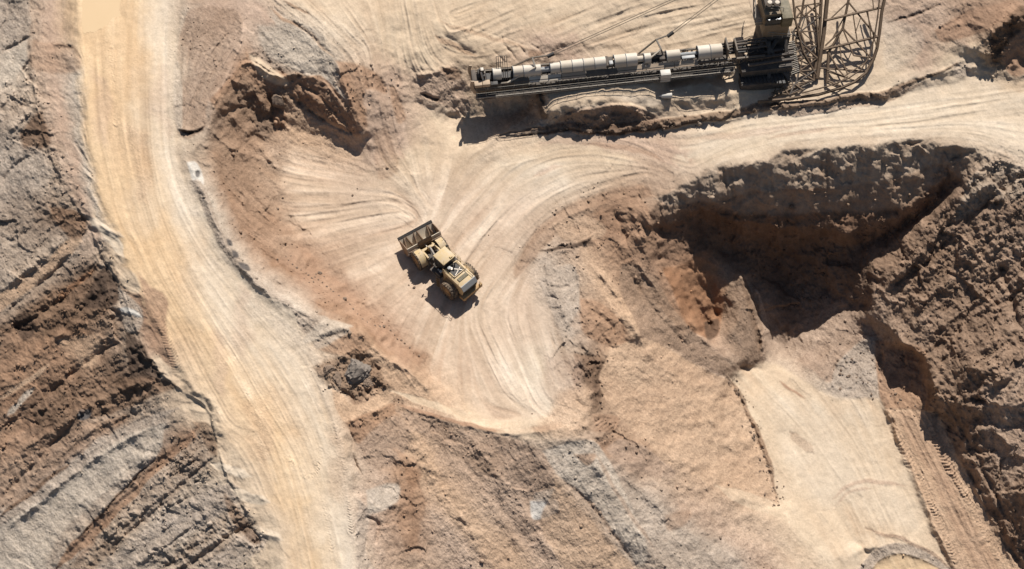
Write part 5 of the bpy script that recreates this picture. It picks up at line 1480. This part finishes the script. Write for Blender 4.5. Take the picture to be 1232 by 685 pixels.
def cover(u0, u1, r, mat, z=0.0, name='belt_cover'):
    b = MB(); x0, x1 = bx_(u0), bx_(u1)
    n = 14; ts = np.linspace(R(-25), R(205), n)
    o = [(x, r * math.cos(t), z + r * math.sin(t)) for x in (x0, x1) for t in ts] + [(x, (r - .05) * math.cos(t), z + (r - .05) * math.sin(t)) for x in (x0, x1) for t in ts]
    f = []
    for i in range(n - 1):
        f += [(i, i + 1, n + i + 1, n + i), (2 * n + i, 3 * n + i, 3 * n + i + 1, 2 * n + i + 1), (i, 2 * n + i, 2 * n + i + 1, i + 1), (n + i, n + i + 1, 3 * n + i + 1, 3 * n + i)]
    f += [(0, n, 3 * n, 2 * n), (n - 1, 3 * n - 1, 4 * n - 1, 2 * n - 1)]
    b.hull(o, f)
    return b.build(name, mat, stk_r, 40)


def rim_ring(u, r, par):
    b = MB(); n = 14; ts = np.linspace(R(-25), R(205), n)
    b.tube([(bx_(u), (r + .02) * math.cos(t), (r + .02) * math.sin(t)) for t in ts], .06, 5)
    return b.build('cover_rim', M_GREY, par)


segs = [(581, 592, .95, M_COVER2), (607, 620, .92, M_COVER), (620.5, 643, .92, M_COVER2), (655, 668, .84, M_COVER2), (668.6, 683, .98, M_COVER), (683.4, 697.5, .98, M_COVER2), (698, 712, .98, M_COVER),
        (712.4, 727, .98, M_COVER2), (738, 753, 1.05, M_COVER), (753.4, 768, 1.05, M_COVER2), (777, 786, .8, M_COVER2), (806, 824, .88, M_COVER), (847, 863, 1.1, M_COVER2), (863.4, 879, 1.1, M_COVER)]
for u0, u1, r, m_ in segs:
    c = cover(u0, u1, r, m_)
    rim_ring(u0 + .4, r, c)
# belt and idlers under the covers
b = MB(); b.box(bx_(560), bx_(935), -.62, .62, -.42, -.34); b.build('belt', M_BLK, stk_r)
for u in range(572, 930, 6):
    b = MB(); b.tube([(bx_(u), -.75, -.2), (bx_(u), -.35, -.5), (bx_(u), .35, -.5), (bx_(u), .75, -.2)], .075, 6); b.build('idler', M_FRAME, stk_r)
# main girders: two side trusses
for y in (-1.35, 1.35):
    b = MB(); b.box(bx_(560), bx_(935), y - .14, y + .14, -.80, -.55); b.build('top_chord', M_FRAME, stk_r)
    b = MB(); b.box(bx_(566), bx_(935), y - .14, y + .14, -2.45, -2.2); b.build('bottom_chord', M_FRAME, stk_r)
    us_ = np.linspace(566, 932, 38)
    for i, u in enumerate(us_):
        b = MB(); b.bar((bx_(u), y, -.8), (bx_(u), y, -2.2), .14); b.build('truss_post', M_FRAME, stk_r)
        if i < len(us_) - 1:
            un = us_[i + 1]
            b = MB(); b.bar((bx_(u), y + .01, -.82 if i % 2 else -2.2), (bx_(un), y + .01, -2.2 if i % 2 else -.82), .11); b.build('truss_brace', M_FRAME, stk_r)
for u in np.linspace(568, 930, 20):
    b = MB(); b.bar((bx_(u), -1.3, -2.32), (bx_(u), 1.3, -2.32), .12); b.build('cross_beam', M_FRAME, stk_r)
# side deck plates (tan panels) and the dark lower tray
for u0, u1, m_ in ((607, 626, M_FRAME), (627, 668, M_COVER), (669, 700, M_DECK), (701, 741, M_FRAME), (741.5, 778, M_DECK), (779, 815, M_DECK), (816, 846, M_DECK)):
    b = MB(); b.hull([(bx_(u0), -.95, -.30), (bx_(u1), -.95, -.30), (bx_(u1), -1.75, -.75), (bx_(u0), -1.75, -.75), (bx_(u0), -.95, -.36), (bx_(u1), -.95, -.36), (bx_(u1), -1.75, -.81), (bx_(u0), -1.75, -.81)],
                     [(0, 1, 2, 3), (7, 6, 5, 4), (0, 4, 5, 1), (3, 2, 6, 7), (0, 3, 7, 4), (1, 5, 6, 2)])
    b.build('deck_panel', m_, stk_r)
b = MB(); b.box(bx_(560), bx_(890), -1.22, 1.22, -2.62, -2.5); b.build('shadow_tray', M_DARKF, stk_r)  # wide tray added under the boom so its shadow is solid
for y in (-1.52, 1.48):  # side plates added to close the gaps in the boom head's shadow
    for u0, u1 in ((557, 573), (573.4, 590), (590.4, 607), (607.4, 626)):
        b = MB(); b.box(bx_(u0), bx_(u1), y, y + .04, -2.3, -.5); b.build('shadow_panel', M_DARKF if y > 0 or u0 > 580 else M_FRAME, stk_r)
b = MB(); b.box(bx_(554), bx_(560), -1.5, 1.5, -2.3, -.2, .1); b.build('head_panel', M_DARKF, stk_r, 35)
# walkway along the south side with its rails
for u0, u1 in ((557, 607), (607.4, 665), (665.4, 725), (725.4, 795), (809, 850), (850.4, 893)):
    b = MB(); b.box(bx_(u0), bx_(u1), -2.75, -1.95, -1.82, -1.74); b.build('walkway', M_DARKF, stk_r)
for y in (-2.8, -1.95):
    for z, r in ((-.72, .04), (-1.2, .022)):
        b = MB(); b.tube([(bx_(557), y, z), (bx_(893), y, z)], r, 5); b.build('handrail', M_RAIL, stk_r)
    for u in np.arange(558, 894, 12):
        b = MB(); b.tube([(bx_(u), y, -1.78), (bx_(u), y, -.7)], .025, 4); b.build('rail_post', M_RAIL, stk_r)
for z in (-1.6, -2.0):
    b = MB(); b.tube([(bx_(557), -2.95, z), (bx_(893), -2.95, z - .05)], .08, 6); b.build('service_pipe', M_RAIL if z > -1.8 else M_FRAME, stk_r)
# electrical box on the walkway
b = MB(); b.box(bx_(796), bx_(809), -3.0, -1.9, -2.5, -.7, .04); b.build('cabinet', M_WHITE, stk_r, 35)
# machinery in the gaps
b = MB(); b.box(bx_(727.5), bx_(737), -.7, .7, -.4, .35, .06); b.tube([(bx_(729), -.9, .1), (bx_(729), .9, .1)], .35, 10); b.build('drive_motor', M_DARKF, stk_r, 35)
b = MB(); b.box(bx_(731), bx_(736), -.9, -.2, .3, .7, .05); b.build('gearbox', M_GREY, stk_r, 35)
b = MB(); b.tube([(bx_(824), 0, .0), (bx_(847), 0, .0)], .28, 8); b.box(bx_(826), bx_(843), -.9, -.35, -.1, .15, .04); b.build('transfer_pipe', M_GREY, stk_r, 40)
b = MB(); b.tube([(bx_(786), 0.1, .1), (bx_(806), 0.1, .1)], .32, 8); b.box(bx_(797), bx_(805), -.7, .5, -.3, .3, .05); b.build('transfer_pipe', M_DARKF, stk_r, 40)
b = MB(); b.tube([(bx_(768), 0, 0), (bx_(777), 0, 0)], .5, 10); b.build('transfer_pipe', M_COVER, stk_r, 40)
b = MB(); b.tube([(bx_(643), 0, -.1), (bx_(655), 0, -.1)], .45, 10); b.build('transfer_pipe', M_GREY, stk_r, 40)
for y, z in ((-.35, -.05), (.45, .25), (.9, .35)):
    b = MB(); b.tube([(bx_(879), y, z), (bx_(938), y + .1, z + .3)], .16, 8); b.build('service_pipe', M_DARKF, stk_r, 40)
b = MB(); b.box(bx_(884), bx_(886), -1.2, 1.2, -.5, 1.6); b.box(bx_(896), bx_(898), -1.2, 1.2, -.5, 1.2); b.build('pipe_support', M_FRAME, stk_r)
# head of the boom (left end)
b = MB(); b.lathe([(0, -.85), (.62, -.85), (.66, -.8), (.66, .8), (.62, .85), (0, .85)], (bx_(561), 0, -.85), 'y', 18); b.build('head_drum', M_DARKF, stk_r, 40)
for y in (-1.55, 1.5):
    b = MB(); pts = [(bx_(554), y, .9), (bx_(552.5), y, .1), (bx_(553), y, -.9), (bx_(556), y, -1.8), (bx_(561), y, -2.5)]
    for p, q in zip(pts[:-1], pts[1:]):
        b.bar(p, q, .16, .5)
    b.build('end_frame', M_DECK, stk_r)
b = MB(); b.box(bx_(556), bx_(566), -1.9, -1.0, -.45, .15, .05); b.box(bx_(566.5), bx_(576), -1.95, -1.05, -.4, .25, .05); b.build('motor_housing', M_DECK, stk_r, 35)
b = MB(); b.box(bx_(576.5), bx_(586), -1.9, -1.2, -.6, -.05, .05); b.build('motor_housing', M_BLK, stk_r, 35)
b = MB(); b.lathe([(0, .5), (.34, .5), (.42, .3), (.42, -.4), (.3, -.5), (0, -.5)], (bx_(567), .2, .9), 'z', 14); b.box(bx_(562), bx_(571), -.5, 1.0, -.3, .45, .08); b.build('head_motor', M_BLK, stk_r, 40)
b = MB(); b.box(bx_(565.5), bx_(569.5), -.25, .35, 1.38, 1.6, .06); b.bar((bx_(566), -.35, 1.3), (bx_(568.5), -1.2, -.2), .22); b.bar((bx_(570.5), -.35, 1.3), (bx_(573), -1.2, -.2), .2); b.build('motor_cowl', M_COVER2, stk_r, 40)
for k, u in enumerate(np.linspace(586, 599.5, 6)):
    b = MB(); b.bar((bx_(u), -.9, -.5), (bx_(u + 1.2), 1.55 - .1 * (k % 2), 2.3), .09); b.build('screen_post', M_FRAME, stk_r)
for q in (.35, .75, 1.0):
    b = MB(); b.bar((bx_(586 + 1.2 * q), -.9 + 2.45 * q, -.5 + 2.8 * q), (bx_(599.5 + 1.2 * q), -.9 + 2.45 * q, -.5 + 2.8 * q), .07); b.build('screen_rail', M_FRAME, stk_r)
# stay frames with counterweights and the stay cables that run to the mast head
MAST = LP(939, -58, 15.0)


def stay(apex, legl, arm, weight):
    for y in (-1, 1):
        pass
    b = MB(); b.bar(legl[0], apex, .2); b.build('stay_frame_leg', M_FRAME, stk_r)
    b = MB(); b.bar(legl[1], arm, .22); b.build('stay_frame_leg', M_COVER, stk_r)
    b = MB(); b.bar(apex, arm, .22); b.build('stay_frame_tie', M_RAIL, stk_r)
    b = MB(); b.bar(arm, legl[2], .18); b.build('stay_frame_leg', M_FRAME, stk_r)
    b = MB(); b.bar(apex, weight, .18); b.build('stay_frame_tie', M_FRAME, stk_r)
    d = (MAST - weight).normalized()
    b = MB(); b.tube([weight - d * .55, weight + d * .55], .30, 10); b.build('cable_socket', M_BLK, stk_r, 40)
    side_ = d.cross(Vector((0, 0, 1))).normalized()
    for s_ in (-.2, .2):
        b = MB(); b.tube([weight + side_ * s_, MAST + side_ * s_], .05, 5); b.build('stay_cable', M_FRAME, stk_r)


stay(LP(640.4, 69.5, 9.2), [LP(615, 81, 7.4), LP(610, 100, 6.9), LP(648, 87, 7.6)], LP(644, 81, 8.6), LP(662.5, 66.5, 9.2))
stay(LP(789.5, 47.8, 9.6), [LP(768, 65, 7.7), LP(771.7, 78.8, 7.2), LP(798, 68, 7.7)], LP(795.5, 59.5, 8.8), LP(806.5, 41.5, 9.6))

# turret house with platforms and mast at the right end of the boom
def hb(u0, u1, v, h0, h1, d0, d1, name, mat, bev=.05, sm=35, par=None):
    """box whose front top edge shows at column u0..u1, row v at height h1; d0..d1 metres north of that edge"""
    p0 = LP(u0, v, h1); p1 = LP(u1, v, h1)
    b = MB(); zb = bc[2]
    b.box(p0.x, p1.x, (p0.y + p1.y) / 2 + d0, (p0.y + p1.y) / 2 + d1, h0 - zb, h1 - zb, bev)
    return b.build(name, mat, par or stk_r, sm)


hb(917, 952, 44, 3.2, 8.2, 0, 4.0, 'turret_base', M_DARKF)
hb(920, 951, 30, 8.2, 11.0, 0, 4.4, 'turret_house', M_CAB)
hb(921, 941, 20.5, 11.0, 13.2, .5, 5.0, 'cabin', M_CAB)
hb(922, 940, 24, 11.6, 12.6, -.02, .3, 'cabin_window', M_GLASS, 0)
hb(942, 955, 22, 10.9, 13.0, 0, 6.0, 'machine_box', M_OLIVE)
hb(921, 941, 7, 13.2, 14.2, .4, 4.0, 'cabin_roof', M_DARKF)
for u in (926, 935):
    p = LP(u, 4, 14.6); b = MB(); b.lathe([(0, .35), (.35, .3), (.42, 0), (.42, -.4)], tuple(p), 'z', 12); b.build('roof_vent', M_COVER, stk_r, 40)
hb(908, 919, 27, 10.6, 10.75, 0, 6.5, 'side_platform', M_DECK, .02)
hb(909, 918, 27, 9.9, 10.6, 0, .2, 'platform_front', M_RAIL, .02)


def railing(pts, hgt=1.1, name='handrail'):
    pts = [Vector(p) for p in pts]
    b = MB(); b.tube([p + Vector((0, 0, hgt)) for p in pts], .06, 5); b.tube([p + Vector((0, 0, hgt * .5)) for p in pts], .045, 5)
    for p, q in zip(pts[:-1], pts[1:]):
        n = max(1, int((q - p).length / 1.4))
        for k in range(n + 1):
            r_ = p + (q - p) * k / n
            b.tube([r_, r_ + Vector((0, 0, hgt))], .05, 4)
    return b.build(name, M_RAIL, stk_r)


railing([LP(908, -25, 10.75), LP(908, 27, 10.75), LP(919, 28, 10.75)])
railing([LP(919, 24, 11.0), LP(952, 30, 11.0)])
railing([LP(920, 12, 13.2), LP(942, 15, 13.2)])
railing([LP(917, 44, 8.25), LP(953, 47, 8.25)])
# struts below the house
for a, c in (((918, 52, 7.8), (893, 80, 4.6)), ((925, 50, 7.6), (925, 100, 3.6)), ((945, 48, 7.6), (948, 98, 3.4)), ((935, 48, 7.6), (905, 95, 3.6)), ((918, 46, 8.0), (948, 96, 3.6))):
    b = MB(); b.bar(LP(*a), LP(*c), .5); b.build('support_leg', M_DARKF, stk_r)
for v in (62, 68, 75):
    b = MB(); b.bar(LP(900, v + 4, 6.6), LP(955, v - 4, 6.6), .35); b.build('slewing_beam', M_DARKF, stk_r)
b = MB(); pc = LP(930, 60, 5.6); b.lathe([(0, .35), (2.5, .35), (2.7, .2), (2.7, -.5), (2.3, -.6), (0, -.6)], tuple(pc), 'z', 28); b.build('slewing_ring', M_DARKF, stk_r, 40)
# mast that carries the cables
for a in ((930, -34, 8.0), (948, -34, 8.0), (939, -80, 8.0)):
    b = MB(); b.bar(LP(*a), MAST, .4); b.build('mast_leg', M_LATT, stk_r)
b = MB(); b.bar(MAST + Vector((0, -1.2, 0)), MAST + Vector((0, 1.2, 0)), .5); b.build('mast_head', M_DARKF, stk_r)

# carriage parts added to darken the shaded ground below the house
for u0, u1, v in ((891, 946, 101), (897, 953, 78)):
    hb(u0, u1, v, 2.2, 4.2, 0, 2.0, 'shade_crawler', M_DARKF, .3)
    for k in range(12):
        p = LP(u0 + (u1 - u0) * (k + .5) / 12, v, 4.22)
        b = MB(); b.box(p.x - .2, p.x + .2, p.y + .05, p.y + 1.95, p.z - .02, p.z + .1); b.build('shade_track_plate', M_BLK, stk_r)
hb(892, 955, 84, 4.3, 5.6, 0, 3.0, 'shade_deck', M_DARKF)


def LQ(u, v, h):                                # lattice points: low ones rest almost on the ground
    return LP(u, v, 2.5 + (h - 3.9) * 1.14)


# lattice frame on the right
def chord(pts, r, name='lattice_chord', mat=None):
    pts = [LQ(*p) for p in pts]
    b = MB(); b.tube(pts, r, 6); return b.build(name, mat or M_LATT, stk_r, 40)


OUT = [(1064, -60, 13.5), (1064, 0, 9.8), (1061, 14, 9.0), (1058, 40, 7.4), (1055, 59, 6.3), (1051, 71, 5.6), (1042, 88, 4.9), (1028, 99, 4.6), (1012, 106, 4.4), (985, 114, 4.2), (950, 119, 4.0), (912, 123, 3.9)]  # low left tail is a tube laid along the frame's ground shadow
chord(OUT, .26)
chord([(1060, -60, 13.5), (1058, 0, 10), (1056, 20, 9), (1052, 45, 7.6), (1046, 68, 6.4), (1036, 84, 5.7), (1020, 95, 5.2), (996, 104, 5.0), (965, 112, 4.7)], .12)
chord([(997, -60, 13.0), (995, 0, 9.6), (991, 40, 7.2), (983, 95, 4.4)], .34)
chord([(990, -60, 13.0), (988, 0, 9.6), (986, 40, 7.2), (979, 97, 4.3)], .26)
chord([(1028, -50, 12.5), (1021, 0, 9.6), (1014, 34, 7.6), (997, 63, 6.0)], .2)
chord([(997, 62, 6.0), (995, 100, 4.4)], .24)
chord([(952, -20, 11.0), (957, 25, 8.6), (966, 62, 6.4), (984, 94, 4.5)], .18)
chord([(970, -20, 11.0), (964, 20, 8.6), (955, 60, 6.4), (940, 108, 4.2)], .18)
chord([(978, -20, 11.0), (982, 20, 8.8), (985, 60, 6.6)], .16)
chord([(975, 98, 4.4), (950, 108, 4.2), (925, 119, 3.9)], .2)
for a, c, r in (((992, 25, 8.4), (1061, 9, 9.2), .16), ((990, 60, 6.3), (1057, 44, 7.2), .17), ((986, 82, 5.2), (1043, 86, 5.0), .11), ((1021, 3, 9.4), (1056, 46, 7.1), .12), ((1014, 34, 7.6), (1049, 71, 5.7), .12),
                ((1000, 22, 8.5), (1021, 2, 9.5), .1), ((1014, 35, 7.6), (993, 55, 6.6), .12), ((1014, 35, 7.6), (1027, 67, 6.0), .1), ((1027, 67, 6.0), (1051, 70, 5.7), .1), ((1009, 42, 7.2), (1012, 70, 5.8), .08),
                ((1012, 70, 5.8), (1020, 90, 5.1), .1), ((997, 64, 6.0), (1009, 84, 5.3), .12), ((1009, 84, 5.3), (1016, 92, 5.0), .1), ((1016, 92, 5.0), (1040, 76, 5.6), .08), ((1016, 92, 5.0), (995, 84, 5.2), .08),
                ((1036, 20, 8.6), (1029, 40, 7.5), .08), ((1044, 14, 9.0), (1048, 46, 7.2), .09), ((1026, 15, 8.9), (1031, 48, 7.1), .09), ((1042, 12, 9.0), (1055, 58, 6.5), .08), ((1050, 0, 9.8), (1051, 12, 9.1), .08),
                ((995, 97, 4.6), (1012, 104, 4.5), .13), ((995, 86, 5.1), (1028, 97, 4.7), .09), ((1003, 104, 4.5), (1020, 92, 5.0), .08), ((1002, 46, 7.0), (1016, 20, 8.4), .1)):
    b = MB(); b.bar(LQ(*a), LQ(*c), r * 1.7); b.build('lattice_brace', M_LATT, stk_r)
random.seed(11)
left_pts = [(958, 8, 9.4), (972, 6, 9.4), (986, 4, 9.5), (956, 22, 8.6), (968, 20, 8.6), (986, 20, 8.6), (954, 38, 7.7), (964, 38, 7.7), (985, 38, 7.6), (956, 54, 6.8), (968, 56, 6.7), (984, 55, 6.7), (950, 70, 6.0), (966, 70, 5.9), (983, 70, 5.9),
            (944, 86, 5.2), (962, 86, 5.1), (981, 84, 5.1), (938, 100, 4.6), (956, 102, 4.5), (978, 97, 4.5), (930, 112, 4.1), (950, 114, 4.1), (966, 108, 4.3)]
for r_ in range(8):
    row = left_pts[r_ * 3:r_ * 3 + 3]
    for a, c in ((0, 1), (1, 2)):
        b = MB(); b.bar(LQ(*row[a]), LQ(*row[c]), .16); b.build('lattice_brace', M_LATT, stk_r)
    if r_ < 7:
        nxt = left_pts[r_ * 3 + 3:r_ * 3 + 6]
        for a, c in ((0, 1), (1, 0), (1, 2), (2, 1), (0, 0), (1, 1)):
            if random.random() < .88:
                j = random.uniform(-2, 2)
                p, q = row[a], nxt[c]
                b = MB(); b.bar(LQ(p[0] + j, p[1], p[2]), LQ(q[0] - j, q[1], q[2]), random.choice((.13, .17, .22))); b.build('lattice_brace', M_LATT if random.random() < .7 else M_DARKF, stk_r)
for k in range(18):                            # rungs of the spiral stair inside the frame
    t = k / 17
    b = MB(); b.bar(LQ(944 + 8 * t, 52 + 38 * t, 7.0 - 2 * t), LQ(956 + 6 * t, 50 + 36 * t, 7.2 - 2 * t), .09, .25); b.build('stair_tread', M_RAIL, stk_r)

# ------------------------------------------------------------------ loose things on the ground
p = G(793, 116, .25); q = G(808, 116.5, .3)
b = MB(); rx = math.atan2(q.y - p.y, q.x - p.x); ln = (q - p).length
b.m = Matrix.Translation(p) @ Matrix.Rotation(rx, 4, 'Z')
b.lathe([(.04, 0), (.34, .5), (.46, ln), (.38, ln), (.30, .6), (.02, .05)], (0, 0, 0), 'x', 14)
o = b.build('pipe_piece', M_WHITE, None, 40); o['label'] = 'short pale tapered pipe lying on the sand below the boom'; o['category'] = 'pipe'


def rock_mesh(seed, rx=1, ry=.8, rz=.6, sub=2):
    rr = np.random.default_rng(seed)
    bm = bmesh.new(); bmesh.ops.create_icosphere(bm, subdivisions=sub, radius=1)
    cuts = [(Vector(rr.normal(size=3)).normalized(), rr.uniform(.55, .9)) for _ in range(9)]
    for v in bm.verts:
        for n, d in cuts:
            k = v.co.dot(n)
            if k > d:
                v.co -= n * (k - d)
        v.co *= 1 + rr.uniform(-.07, .07)
        v.co.x *= rx; v.co.y *= ry; v.co.z *= rz
    me = bpy.data.meshes.new('clod'); bm.to_mesh(me); bm.free(); return me


CLODS = [rock_mesh(s, 1, .8, .65, 1) for s in range(6)]
for me in CLODS:
    me.materials.append(M_ROCK)
random.seed(5)


def clod(u, v, s, label, group):
    o = bpy.data.objects.new('clod', random.choice(CLODS)); COL.objects.link(o)
    o.location = G(u, v, s * .2); o.scale = (s, s * random.uniform(.75, 1.2), s * random.uniform(.8, 1.1)); o.rotation_euler = (random.uniform(-.3, .3), random.uniform(-.3, .3), random.uniform(0, 6.28))
    o['label'] = label; o['category'] = 'clod'; o['group'] = group
    return o


L1 = 'dark earth clod lying along the foot of the reddish bank'
for u, v, s in ((371, 331, .25), (375, 335, .3), (379, 334, .22), (368, 329, .2), (377, 339, .22), (383, 337, .2), (388, 340, .18), (372, 340, .16), (390, 333, .15), (380, 330, .16), (366, 335, .15), (393, 345, .22), (398, 348, .2),
                (357, 322, .25), (352, 318, .2), (347, 313, .16), (362, 325, .2), (344, 309, .15), (401, 351, .18), (408, 356, .18), (425, 372, .25), (430, 378, .18), (436, 384, .2), (442, 388, .18), (451, 392, .2), (457, 393.5, .34),
                (461.5, 393, .34), (470, 398, .22), (475, 403, .16), (478, 408, .2), (483, 410, .3), (487, 413, .22), (446, 384, .15), (421, 366, .18), (334, 312, .2), (350, 308, .14), (468, 392, .16), (493, 418, .18)):
    lb = 'dark clod in the densest scatter west of the loader' if v < 352 and u > 364 else 'dark clod at the upper end of the reddish bank' if v < 330 else 'dark clod at the lower end of the reddish bank near the basin rim' if u > 444 else 'dark clod midway along the foot of the reddish bank'
    clod(u, v, s, lb, 'clods along the foot of the reddish bank')
o = clod(384.5, 328.5, .5, 'largest dark clod among the small clods west of the loader', None); del o['group']
o = clod(414.5, 360, .42, 'single dark clod on the reddish bank midway along the clod scatter', None); del o['group']
L2 = 'lone dark clod lying apart on the pale basin floor'
for u, v, s in ((334, 251, .3), (424, 235, .22), (337, 265, .18), (498, 346, .3), (492, 343, .16), (504, 428, .26), (430, 227, .15), (350, 262, .14), (588, 283, .15), (640, 498, .16), (655, 320, .16)):
    clod(u, v, s, L2, 'lone clods on the basin floor')
L3 = 'small clod in the rubble line beside the smooth tan slope'
line = smooth_line([(872, 452), (884, 464), (898, 488), (906, 512), (914, 540), (924, 568), (934, 596), (938, 608)], 12)
for k in range(85):
    i = random.randrange(len(line)); u, v = line[i]
    clod(u + random.gauss(0, 5.0), v + random.gauss(0, 4), random.choice((.08, .1, .12, .15, .2, .3)), L3, 'clods in the rubble line')
L4 = 'stone fallen beside the shaded foot of the rocky hill'
for k in range(45):
    u, v = random.uniform(1000, 1115), random.uniform(408, 490)
    clod(u, v, random.choice((.15, .2, .25, .32)), L4, 'stones below the rocky hill')
L5 = 'small stone in the sunlit scree below the berm under the boom'
for k in range(30):
    u, v = random.uniform(640, 860), random.uniform(146, 158)
    clod(u, v, random.choice((.14, .18, .24)), L5, 'stones along the berm below the boom')
def boulder(u, v, sink, seed, dims, rot, mat, label):
    me = rock_mesh(seed, *dims, 4); me.name = 'boulder'; me.materials.append(mat)
    rr = np.random.default_rng(seed)
    o = bpy.data.objects.new('boulder', me); COL.objects.link(o); o.location = G(u, v, -sink); o.rotation_euler = rot
    o['label'] = label; o['category'] = 'boulder'; return o


boulder(427, 446, .7, 31, (2.5, 2.1, 2.1), (.1, .2, .8), M_ROCKG, 'largest grey brown boulder in the dark hollow between haul road and basin rim')
boulder(406, 455, .5, 32, (1.8, 1.2, 1.2), (.3, .2, 2.0), M_ROCK, 'dark brown block leaning at the left foot of the largest grey boulder')
boulder(395, 447, .3, 33, (1.1, .9, .8), (.2, .1, .3), M_ROCK, 'dark brown block nearest the haul road in the boulder hollow')
boulder(443, 460, .4, 34, (1.3, 1.0, .9), (.2, .4, 1.1), M_ROCK, 'dark brown block at the right end of the boulder hollow')
BM2 = rock_mesh(44, 1.3, 1.1, 1.2, 3); BM2.name = 'boulder'; BM2.materials.append(M_ROCK)
o = bpy.data.objects.new('boulder', BM2); COL.objects.link(o); o.location = G(335, 122, .2); o.rotation_euler = (.2, .1, 2.0)
o['label'] = 'rounded brown boulder lodged in the scarp below the grey hill'; o['category'] = 'boulder'

# muddy pool at the top of the haul road: a thin sheet of standing water over clay
m = bpy.data.materials.new('muddy_water'); m.use_nodes = True
bs = m.node_tree.nodes['Principled BSDF']; bs.inputs['Roughness'].default_value = 0.25; bs.inputs['Specular IOR Level'].default_value = 0.15
nz = m.node_tree.nodes.new('ShaderNodeTexNoise'); nz.inputs['Scale'].default_value = 0.25; nz.inputs['Detail'].default_value = 3
rp = m.node_tree.nodes.new('ShaderNodeValToRGB'); rp.color_ramp.elements[0].color = (0.52, 0.375, 0.225, 1); rp.color_ramp.elements[1].color = (0.55, 0.40, 0.245, 1)
tc = m.node_tree.nodes.new('ShaderNodeTexCoord'); m.node_tree.links.new(tc.outputs['Object'], nz.inputs['Vector'])
m.node_tree.links.new(nz.outputs['Fac'], rp.inputs[0]); m.node_tree.links.new(rp.outputs[0], bs.inputs['Base Color'])
pl = smooth_line(POOL + POOL[:1], 6)[:-1]
rr = np.random.default_rng(3)
pl = pl + rr.normal(0, .5, pl.shape)
bm = bmesh.new(); bm.faces.new([bm.verts.new(P(u, v, 9.0)) for u, v in pl]); bmesh.ops.triangulate(bm, faces=bm.faces[:])
bmesh.ops.recalc_face_normals(bm, faces=bm.faces[:])
me = bpy.data.meshes.new('muddy_pool'); bm.to_mesh(me); bm.free(); me.materials.append(m)
o = bpy.data.objects.new('muddy_pool', me); COL.objects.link(o); o['kind'] = 'structure'

# loose rubble and gravel lumps on the rough ground: far too many to count, one object
rr = np.random.default_rng(91)
toe = np.clip(blur(np.clip(rgh, 0, 1), 10) * 1.1 - .1 + .07 * np.clip(grn - .4, 0, 1), 0, 1)
toe[:int(-Y0)] = 0; toe[685 - Y0:] = 0; toe[:, :int(-X0)] = 0; toe[:, 1232 - X0:] = 0
pr = (toe * (0.25 + sstep(.1, .7, fbm(24, 701, 3)) * 2)).ravel(); cdf = np.cumsum(pr); cdf /= cdf[-1]
N_R = 4200
idx = np.searchsorted(cdf, rr.random(N_R)); iy, ix = np.divmod(idx, NX)
ctr = survey(ix + X0 + rr.random(N_R), iy + Y0 + rr.random(N_R), H[iy, ix])
sz = np.minimum(.07 + rr.exponential(.06, N_R), .42)
t = bmesh.new(); bmesh.ops.create_icosphere(t, subdivisions=1, radius=1); tv = np.array([v.co[:] for v in t.verts]); t.verts.index_update(); tf = np.array([[v.index for v in f.verts] for f in t.faces]); t.free()
nv, nfc = len(tv), len(tf)
V = tv[None] * (1 + rr.uniform(-.3, .25, (N_R, nv, 1))) * (sz[:, None] * rr.uniform(.65, 1.2, (N_R, 3)))[:, None, :] * np.array([1, 1, .75])
V = V + (ctr + np.array([0, 0, 1]) * (sz * .2)[:, None])[:, None, :]
F = (tf[None] + (np.arange(N_R) * nv)[:, None, None]).reshape(-1, 3)
me = bpy.data.meshes.new('loose_rubble'); me.vertices.add(N_R * nv); me.vertices.foreach_set('co', V.astype(np.float32).ravel())
me.loops.add(len(F) * 3); me.loops.foreach_set('vertex_index', F.astype(np.int32).ravel()); me.polygons.add(len(F)); me.polygons.foreach_set('loop_start', np.arange(0, len(F) * 3, 3, dtype=np.int32))
me.update(calc_edges=True)
cc = CO[iy, ix] * rr.uniform(.75, 1.2, (N_R, 1)); cc = np.concatenate([cc, np.ones((N_R, 1))], 1).repeat(nv, 0)
at = me.attributes.new('soil', 'FLOAT_COLOR', 'POINT'); at.data.foreach_set('color', cc.astype(np.float32).ravel())
for an in ('grain', 'rocky'):
    at = me.attributes.new(an, 'FLOAT', 'POINT'); at.data.foreach_set('value', np.full(N_R * nv, .5, np.float32))
me.materials.append(SOILM)
o = bpy.data.objects.new('loose_rubble', me); COL.objects.link(o); o['kind'] = 'stuff'
